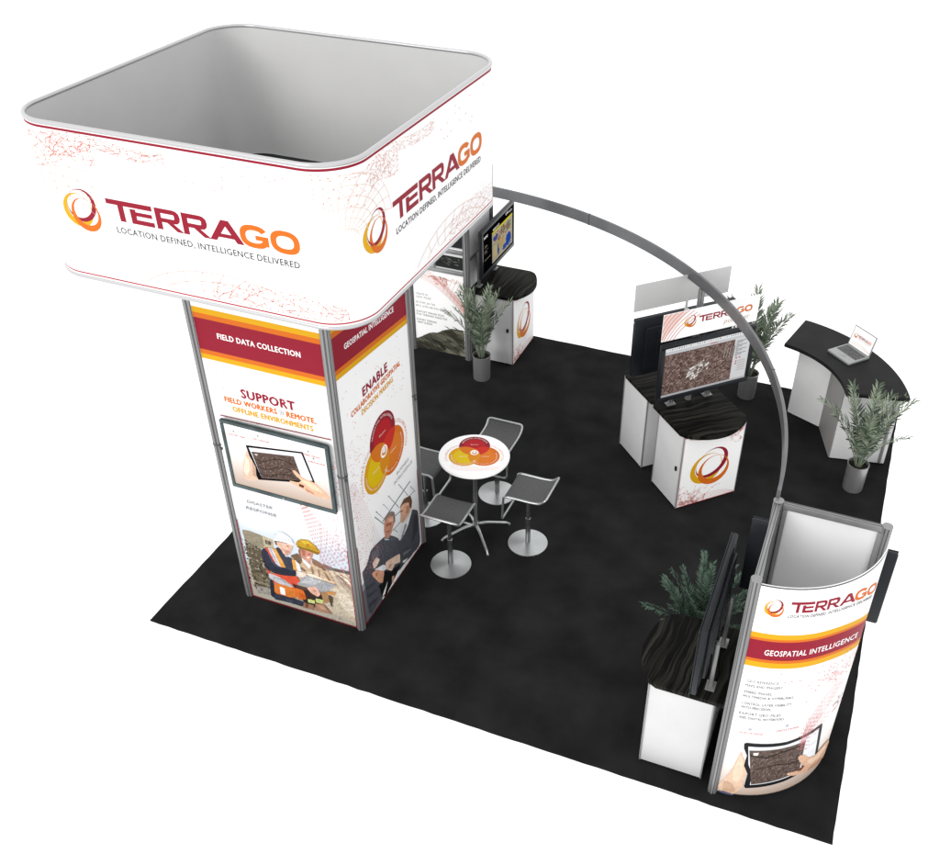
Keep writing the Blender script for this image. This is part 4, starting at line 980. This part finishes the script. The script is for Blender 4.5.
# ================================================================ curved banner column, near right corner
FX, FY, FR_ = 5.17, .89, .76
bc = thing('banner_column', 'three post column with a curved white banner facing the viewer', 'banner column', (FX, FY, 0))
FB = .075                                     # the two rear posts stand a little behind the arc's centre
for px, py in ((FX, FY - FR_ - .004), (FX, FY + FB), (FX + FR_ - .022, FY + FB)):
    o = build('post', post_mesh(.036, 2.28), ['alu', 'groove'], bc, 30); o.location = (px - FX, py - FY, 0)
RB = FR_ + .012
fb = lambda u, v, h: Vector(((RB + h) * math.sin(u / FR_), -(RB + h) * math.cos(u / FR_), v))
U0, U1 = .036, 1.118
c = Canvas(fb, step=.02, lift=.00012, bounds=(U0, .02, U1, 2.25))
c.rect(U0, .02, U1, 2.25, (253, 253, 253))
flat_fb = fb
def sag(u): return -.205 * max(0, (u - .55) / .57) ** 2            # the print runs downhill towards its right edge
def lerp(tab, x):
    for (a, p), (b_, q) in zip(tab, tab[1:]):
        if x <= b_: break
    return p + (q - p) * (x - a) / (b_ - a)
LOGO = [(.09, .08), (.20, .145), (.31, .215), (.38, .265), (.51, .357), (.65, .451), (.79, .553), (.95, .699), (1.02, .775), (1.08, .84), (1.13, .90), (1.17, .955), (1.22, 1.035)]
WORDS = [(.104, .157), (.207, .226), (.346, .318), (.512, .435), (.692, .57), (.83, .696), (.94, .82), (1.02, .93)]
for a, b, k in ((1.768, 1.818, YELLOW), (1.745, 1.77, ORANGE), (1.565, 1.747, MAROON), (1.537, 1.566, ORANGE), (1.485, 1.538, YELLOW)):
    c.f = lambda u, v, h: flat_fb(u, v + sag(u), h)
    for i in range(60): c.rect(U0 + (U1 - U0) * i / 60, a, U0 + (U1 - U0) * (i + 1) / 60, b, k, False)
    c.up()
keep = c.b; c.b = None; hb = c.h
c.f = lambda s, v, h: flat_fb(lerp(LOGO, s), v + sag(lerp(LOGO, s)), h)
c.wordmark(.352, 2.03, .865, .098); c.text('LOCATION DEFINED, INTELLIGENCE DELIVERED', .347, 1.985, 1.19, .028, (85, 85, 90), .006); c.rings(.198, 2.058, .068, 1.28)
c.h = hb
c.f = lambda s, v, h: flat_fb(lerp(WORDS, s), v + sag(lerp(WORDS, s)), h)
c.text('GEOSPATIAL INTELLIGENCE', .09, 1.612, 1.015, .055, WHITE, .006)
c.b = keep; c.f = flat_fb; c.h = hb
for s, u, v, e in (('GEO-REFERENCE', .077, 1.318, .29), ('MAPS AND IMAGERY', .072, 1.272, .325), ('EMBED IMAGES,', .074, 1.205, .265), ('MULTIMEDIA & HYPERLINKS', .072, 1.160, .42), ('CONTROL LAYER VISIBILITY', .070, 1.085, .42), ('WITH PRECISION', .074, 1.042, .275), ('EXPORT GEO FILES', .071, .975, .36), ('AND DIGITAL NOTEBOOKS', .075, .930, .39)):
    c.text(s, u, v, e, .028, (138, 139, 144), .008)
c.speckle(rng, 420, lambda r: (.83 + r.gauss(0, .19), 1.29 + r.gauss(0, .085)), .003, .008, [(246, 190, 190), (240, 150, 150), (248, 205, 205)])
c.weave(rng, swirl(rng, (.62, .50), (1.04, 1.24), .10, .40, 11, .10, 44), .0035, (240, 150, 153), True)
c.weave(rng, swirl(rng, (.60, .55), (.86, 1.12), .02, .16, 5, .06, 20), .005, (240, 150, 155))
c.f = flat_fb; c.h = hb
c.grad(U0, .42, U1, .85, (240, 232, 228), (253, 253, 253)); c.grad(U0, .02, U1, .42, (210, 186, 168), (240, 232, 228))
for s, u, v in (('SATELLITE IMAGES', .10, .765), ('GEOSTAMPS', .36, .80), ('EMBED IMAGES', .86, .82), ('MEASURE', .88, .74)):
    c.text(s, u, v, u + .17, .02, (226, 80, 85), .012); c.disc(u + .07, v + .055, .014, (190, 192, 198), 12)
c.weave(rng, swirl(rng, (.62, .42), (.74, .86), .10, .26, 7, .03, 20), .004, (244, 150, 150), True)
# hands and tablet, drawn square-on
tq = [(.152, .655), (.773, .701), (.845, .215), (.235, .125)]
L_ = lambda pts, col: c.photo(pts, col, .06, soft=0 if min(col) > 205 or max(col) < 40 else 2, grain=0 if min(col) > 205 or max(col) < 40 else .10)
L_([(.145, .56), (.165, .50), (.20, .42), (.22, .30), (.205, .20), (.215, .13), (.16, .03), (.07, .02), (.03, .09), (.07, .20), (.11, .33), (.125, .45)], (226, 194, 168))
L_([(.145, .53), (.175, .42), (.195, .28), (.17, .18), (.13, .20), (.12, .36)], (233, 204, 180)); L_([(.07, .18), (.13, .16), (.17, .08), (.13, .03), (.07, .04)], (208, 172, 146))
L_([(.152, .655), (.168, .668), (.46, .662), (.765, .708), (.778, .695), (.845, .22), (.835, .205), (.54, .155), (.235, .122), (.222, .14), (.225, .30), (.185, .40), (.19, .52), (.158, .60)], (24, 25, 28))
L_([(.185, .628), (.46, .628), (.745, .672), (.808, .248), (.54, .195), (.262, .165), (.258, .30), (.215, .42)], (216, 218, 222))
c.city(random.Random(31), [(.268, .172), (.655, .222), (.632, .605), (.198, .585)], 520, (108, 90, 83))
c.line([(.21, .53), (.33, .50), (.45, .55), (.62, .57)], .014, (52, 42, 40)); c.line([(.27, .36), (.42, .40), (.64, .36)], .010, (58, 47, 44)); L_([(.23, .56), (.27, .565), (.265, .53), (.235, .53)], (225, 216, 210))
L_([(.665, .62), (.735, .63), (.745, .56), (.675, .55)], (238, 239, 241)); L_([(.69, .50), (.76, .51), (.77, .44), (.70, .43)], (244, 245, 246))
L_([(.60, .415), (.615, .435), (.66, .415), (.72, .34), (.80, .30), (.90, .33), (1.0, .30), (1.08, .18), (1.02, .06), (.90, .10), (.74, .14), (.60, .19), (.535, .235), (.54, .255), (.62, .235), (.66, .25), (.665, .29), (.62, .37)], (231, 187, 158))
L_([(.70, .32), (.80, .28), (.92, .30), (.99, .24), (.88, .20), (.76, .22)], (243, 206, 178)); L_([(.625, .235), (.67, .255), (.665, .285), (.70, .25), (.67, .21)], (118, 66, 50)); L_([(.74, .145), (.90, .105), (1.0, .08), (.92, .15), (.80, .18)], (208, 156, 128))
L_([(.04, .035), (.10, .02), (.16, .02), (.14, .035), (.08, .05)], (90, 95, 130))
c.h = hb + .002
for z_, w_ in ((2.245, .010), (.026, .012)): c.line([(U0, z_), (U1, z_)], w_, (60, 58, 58))
c.make('curved_banner', bc, extra=slab(fb, U0, .02, U1, 2.25, .008, 28, 'fabric'))
bm = bmesh.new(); box(bm, (0, (FB - FR_) / 2, 1.13), (.012, FR_ + FB - .08, 2.2), .002); build('side_panel', bm, 'fabric', bc)
bm = bmesh.new(); box(bm, (FR_ / 2, FB, 1.13), (FR_ - .08, .012, 2.2), .002); build('side_panel', bm, 'fabric', bc)
for cx_, cy_, sx, sy in ((0, (FB - FR_) / 2, .04, FR_ + FB - .072), (FR_ / 2, FB, FR_ - .072, .04)):
    for z_ in (2.245, .04):
        bm = bmesh.new(); box(bm, (cx_, cy_, z_), (sx, sy, .05), .003)
        for d in (-.011, .011): box(bm, (cx_ + (d if sx < sy else 0), cy_ + (d if sy < sx else 0), z_ + .0255), (sx - .012 if sx > sy else .006, sy - .012 if sy > sx else .006, .003), 0, mi=1)
        build('rail', bm, ['alu', 'groove'], bc, 30)
for sx in (1, 0):
    bm = bmesh.new(); box(bm, ((.057, FB - .0165, 1.13) if sx else (.0165, FB - .057, 1.13)), ((.03, .02, 2.18) if sx else (.02, .03, 2.18)), .002); build('inner_channel', bm, 'alu', bc, 30)
bm = bmesh.new(); box(bm, (FR_ - .055, FB - .0165, 1.13), (.04, .02, 2.18), .002); build('inner_channel', bm, 'alu', bc, 30)
bm = bmesh.new(); prism(bm, [(.03, -FR_ + .06)] + [((FR_ - .03) * math.sin(rad(a)), -(FR_ - .03) * math.cos(rad(a))) for a in range(6, 85, 6)] + [(FR_ - .08, FB - .02), (.03, FB - .02)], 1.47, 1.482); build('added_bounce_floor', bm, 'fabric', bc)  # added floor, mostly hidden, that bounces light onto the column's inner walls
monitor('wall_monitor', 'black monitor on the far side of the curved banner column, only its edges showing', (FX + .355, FY + FB + .112, 0), rad(180), 1.03, 1.30, 1.99, scr_plain, t=.05, mount=.05)

# ================================================================ text display, far left corner
BX, BY = .90, 5.20
td = thing('corner_display', 'far corner display with white hill photo panel and grey side wall', 'display', (BX, BY, 0))
for px, py, r in ((.14, BY, .036), (BX, BY, .044), (BX, BY + .75, .036)):
    o = build('post', post_mesh(r, 2.28), ['alu', 'groove'], td, 30); o.location = (px - BX, py - BY, 0)
fd = lambda u, v, h: Vector((u - BX, 5.192 - h - BY, v))
c = Canvas(fd, bounds=(.175, .03, .862, 1.155)); c.rect(.175, .03, .862, 1.155, (252, 252, 252))
for s, u, v, e in (('CREATE 3D', .205, .795, .37), ('GEO FILES', .205, .752, .41), ('3D DTM, 3D TIN', .20, .675, .46), ('BTU, DTM OR DTS DEM FILES', .20, .625, .69), ('EXPORT IMAGE FILES', .20, .545, .58), ('FOR TERRAIN ANALYSIS', .20, .505, .62), ('EXPORT TERRAIN', .20, .43, .47), ('NEW SCENES', .205, .39, .41)):
    c.text(s, u, v, e, .028, (130, 130, 134), .008)
c.weave(rng, swirl(rng, (.34, 1.10), (.92, .60), .14, .05, 12, .05, 16), .0032, (249, 178, 165)); c.weave(rng, swirl(rng, (.46, 1.08), (.92, .63), .02, .05, 5, .03, 16), .004, (244, 140, 125))
for k in range(7): c.line([(.58 + .045 * k, .90 - .04 * k), (.60 + .05 * k, .98 - .02 * k), (.66 + .055 * k, 1.08)], .004, (248, 170, 160))
c.net(rng, 60, lambda r: (r.gauss(.55, .14), 1.10 - abs(r.gauss(0, .05))), .06, .003, .005, (247, 165, 150), (240, 120, 105))
c.art('hills')
def hl(r):
    u = r.uniform(.18, .86); t = r.random(); top = .16 + .30 * min(1, (u - .17) / .5); return (u, .04 + (top - .07) * t)
for i in range(90):
    q = hl(rng); d = rng.uniform(.02, .07); k = rng.choice([(60, 59, 50), (72, 70, 60), (118, 116, 102), (104, 102, 88), (48, 47, 40)])
    c.poly([(q[0] - d, q[1] + d * .35), (q[0], q[1] + .008), (q[0] + d, q[1] - d * .5), (q[0], q[1] - .006)], k, False); c.h += 3e-6
c.make('graphic_panel', td, extra=slab(fd, .175, .03, .862, 1.155, .012), label='white panel with grey text above dark hills')
for i, (u0, v0, u1, v1) in enumerate(((.18, 1.215, .455, 1.43), (.495, 1.215, .855, 1.43), (.18, 1.50, .455, 1.71), (.495, 1.50, .855, 1.71), (.18, 1.78, .855, 2.2))):
    c = Canvas(fd); c.rect(u0, v0, u1, v1, (38, 40, 40)); r = random.Random(40 + i)
    c.rect(u0, v1 - .03, u1, v1, (222, 223, 225)); c.rect(u0, v0, u1, v0 + .018, (205, 206, 208))
    for k in range(36):
        x, y, d = r.uniform(u0 + .05, u1 - .05), r.uniform(v0 + .05, v1 - .06), r.uniform(.01, .04)
        c.poly([(x - d, y), (x, y - .008), (x + d, y), (x, y + .010)], r.choice([(80, 84, 78), (20, 22, 22), (110, 112, 108), (62, 66, 60)]), False); c.h += 3e-6
    c.make('picture_tile', td, 'print', extra=slab(fd, u0, v0, u1, v1, .012, 1, 'black'))
for z_ in (1.185, 1.465, 1.745, 2.235):
    bm = bmesh.new(); box(bm, ((.18 + .86) / 2 - BX, -.008, z_), (.68, .03, .045), .003); build('rail', bm, 'alu', td, 30)
bm = bmesh.new(); box(bm, (.475 - BX, -.008, 1.465), (.032, .026, .515), .003); build('mullion', bm, 'alu', td, 30)
bm = bmesh.new(); box(bm, (0, .375, 1.13), (.012, .67, 2.2), .002); build('side_panel', bm, 'fabric_mid', td)
for z_ in (2.245, 1.36, .04):
    bm = bmesh.new(); box(bm, (0, .375, z_), (.04, .675, .045), .003); build('rail', bm, 'alu', td, 30)

# ================================================================ reception counter and laptop
RX, RY = 4.483, 4.376
rc = thing('reception_counter', 'curved reception counter with plain black top and white cabinets', 'counter', (5.35, 5.2, 0))
ox, oy = 5.35, 5.2
def sector(r0, r1, a0, a1, n=28):
    o = [(RX + r1 * math.cos(rad(a0 + (a1 - a0) * i / n)) - ox, RY + r1 * math.sin(rad(a0 + (a1 - a0) * i / n)) - oy) for i in range(n + 1)]
    i_ = [(RX + r0 * math.cos(rad(a0 + (a1 - a0) * i / n)) - ox, RY + r0 * math.sin(rad(a0 + (a1 - a0) * i / n)) - oy) for i in range(n, -1, -1)]
    return o + i_
bm = bmesh.new(); prism(bm, sector(1.01, 1.655, 12.5, 77.5), .957, 1.0, .005); build('countertop', bm, 'blackwood', rc, 35)
bm = bmesh.new(); prism(bm, [(x - ox, y - oy) for x, y in ((4.873, 5.511), (5.262, 5.337), (5.42, 5.66), (5.22, 5.80), (5.0, 5.87))], .02, .955, .004); cab = build('cabinet', bm, 'laminate_bright', rc, 30)
bm = bmesh.new(); prism(bm, [(x - ox, y - oy) for x, y in ((5.456, 4.782), (6.028, 4.894), (5.93, 5.18), (5.76, 5.44), (5.56, 5.62), (5.275, 5.333))], .02, .955, .004); cab2 = build('cabinet', bm, 'laminate_bright', rc, 30)
d = Vector((5.275 - 5.456, 5.333 - 4.782, 0)); L = d.length; ang = math.atan2(d.y, d.x)
bm = bmesh.new(); box(bm, (0, 0, .485), (L - .01, .012, .925), .002, Matrix.Rotation(ang, 3, 'Z'))
for v in bm.verts: v.co += Vector(((5.275 + 5.456) / 2 - ox - .0065, (5.333 + 4.782) / 2 - oy - .002, 0))
build('front_panel', bm, 'laminate_dark', cab2, 30)
bm = bmesh.new(); box(bm, (5.98 - ox, 4.877 - oy, .48), (.03, .012, .90), .002, None); build('corner_trim', bm, 'edge', cab2, 30)
for x, y in ((4.91, 5.53), (5.24, 5.38), (5.03, 5.83), (5.48, 4.83), (5.99, 4.92), (5.72, 5.42)):
    bm = bmesh.new(); lathe(bm, [(0, 0), (.022, 0), (.018, .021), (0, .021)], 12, (x - ox, y - oy)); build('foot', bm, 'black', rc)

lt = thing('laptop', 'open silver laptop with logo on a white screen on the curved black counter', 'laptop', (5.395, 5.37, 1.001), rad(-41))
LW, LD = .335, .30
bm = bmesh.new(); box(bm, (0, 0, .014), (LW, LD, .026), .005); build('base', bm, 'laptop', lt, 30)
bm = bmesh.new(); box(bm, (0, .035, .0275), (LW * .88, LD * .50, .003), .001); kb = build('keyboard', bm, 'keys', lt, 30)
bm = bmesh.new(); box(bm, (0, -.09, .0275), (.085, .05, .002), .001); build('trackpad', bm, 'edge', lt, 30)
lid = bpy.data.objects.new('lid_pivot', None)
Rm = Matrix.Rotation(rad(-14), 3, 'X')
bm = bmesh.new(); box(bm, (0, .006, .12), (LW, .010, .235), .004)
for v in bm.verts: v.co = Rm @ v.co + Vector((0, LD / 2 - .012, .022))
li = build('lid', bm, 'laptop', lt, 30)
fl = lambda u, v, h: Rm @ Vector((u, -.0002 - h, v)) + Vector((0, LD / 2 - .012, .022))
c = Canvas(fl); c.rect(-LW / 2 + .012, .012, LW / 2 - .012, .228, (252, 252, 252)); c.wordmark(-.075, .125, .20, .030); c.rings(-.105, .135, .024); c.text('LOCATION DEFINED', -.07, .108, .12, .008, (120, 120, 122))
c.weave(rng, swirl(rng, (-.12, .04), (.15, .03), .04, .01, 4, .02), .002, (246, 205, 190)); c.make('screen', li, 'screen')
bpy.data.objects.remove(lid)

# ================================================================ potted palms
def frond_mesh(r, L, elev, droop, nl=17, width=.023, leaf=.20):
    """one palm frond along +x: arching rib with two rows of narrow folded leaflets"""
    bm = bmesh.new(); rib = []
    e = rad(elev); p = Vector((0, 0, 0)); n = 16
    for i in range(n + 1):
        rib.append(p.copy()); a = e - rad(droop) * (i / n) ** 1.5
        p = p + Vector((math.cos(a), 0, math.sin(a))) * (L / n)
    tube(bm, rib, .005, 5, rfun=lambda t: .0065 * (1 - .8 * t))
    for k in range(nl):
        t = .22 + .78 * k / (nl - 1); f = t * n; i = min(n - 1, int(f)); q = rib[i].lerp(rib[i + 1], f - i); tan = (rib[i + 1] - rib[i]).normalized()
        up = Vector((0, 1, 0)).cross(tan) * -1
        for s in (-1, 1):
            ll = leaf * (1 - .55 * abs(t - .5) * 1.4) * r.uniform(.85, 1.12); sp = rad(58 - 34 * t + r.uniform(-7, 7))
            d = (tan * math.cos(sp) + Vector((0, s, 0)) * math.sin(sp) + up * r.uniform(.05, .42)).normalized()
            side = d.cross(up).normalized(); w = width * r.uniform(.75, 1.1)
            m1 = q + d * ll * .42; tip = q + d * ll - Vector((0, 0, .028 * r.random() + .01))
            v0 = bm.verts.new(q); a = bm.verts.new(m1 + side * w * .5 + up * .004); b = bm.verts.new(m1 - side * w * .5 + up * .004); cc = bm.verts.new(m1 - up * .002); tp = bm.verts.new(tip)
            for fc in ((v0, a, cc), (v0, cc, b), (a, tp, cc), (cc, tp, b)): bm.faces.new(fc)
    return bm

def palm(label, loc, seed, n, h, leafm='leaf', pr=.11, ph=.33, bias=None, spread=1., leaf=.2, nl=17):
    r = random.Random(seed); o = thing('potted_palm', label, 'plant', loc, 0, 'potted palms in steel pots')
    bm = bmesh.new(); lathe(bm, [(0, .0), (pr * .93, 0), (pr * .95, .006), (pr, ph - .012), (pr * 1.04, ph - .008), (pr * 1.04, ph), (pr * .95, ph), (pr * .94, ph - .05), (0, ph - .05)], 40); build('pot', bm, 'pot', o, 35)
    bm = bmesh.new()
    lathe(bm, [(0, ph - .035), (pr * .5, ph - .032), (pr * .93, ph - .04)], 24)
    for v in bm.verts: v.co.z += r.uniform(-.006, .006)
    build('soil', bm, 'soil', o, 60)
    for i in range(n):
        az = 2 * PI * i / n * 1.0 + r.uniform(-.3, .3) if bias is None else rad(bias) + r.uniform(-1.5, 1.5)
        k = (i * 0.618) % 1; el = 86 - 34 * k * spread; L = (h - ph) * r.uniform(.85, 1.08) * (1 - .12 * k)
        bm = frond_mesh(r, L, el, 22 + 40 * k * spread, nl, .023, leaf); f = build('frond', bm, leafm, o)
        f.location = (.022 * math.cos(az), .022 * math.sin(az), ph - .045); f.rotation_euler = (0, 0, az)
    return o
palm('potted palm in a steel pot beside the far corner counter', (1.22, 4.87, 0), 3, 14, 1.25, spread=.40, leaf=.19, nl=22)
palm('potted palm in a steel pot behind the city map kiosk', (4.345, 5.70, 0), 14, 14, 1.36, spread=.5, leaf=.22, nl=26)
palm('potted palm in a steel pot in front of the reception counter', (5.755, 4.36, 0), 17, 17, 1.24, spread=.50, leaf=.18, nl=21)
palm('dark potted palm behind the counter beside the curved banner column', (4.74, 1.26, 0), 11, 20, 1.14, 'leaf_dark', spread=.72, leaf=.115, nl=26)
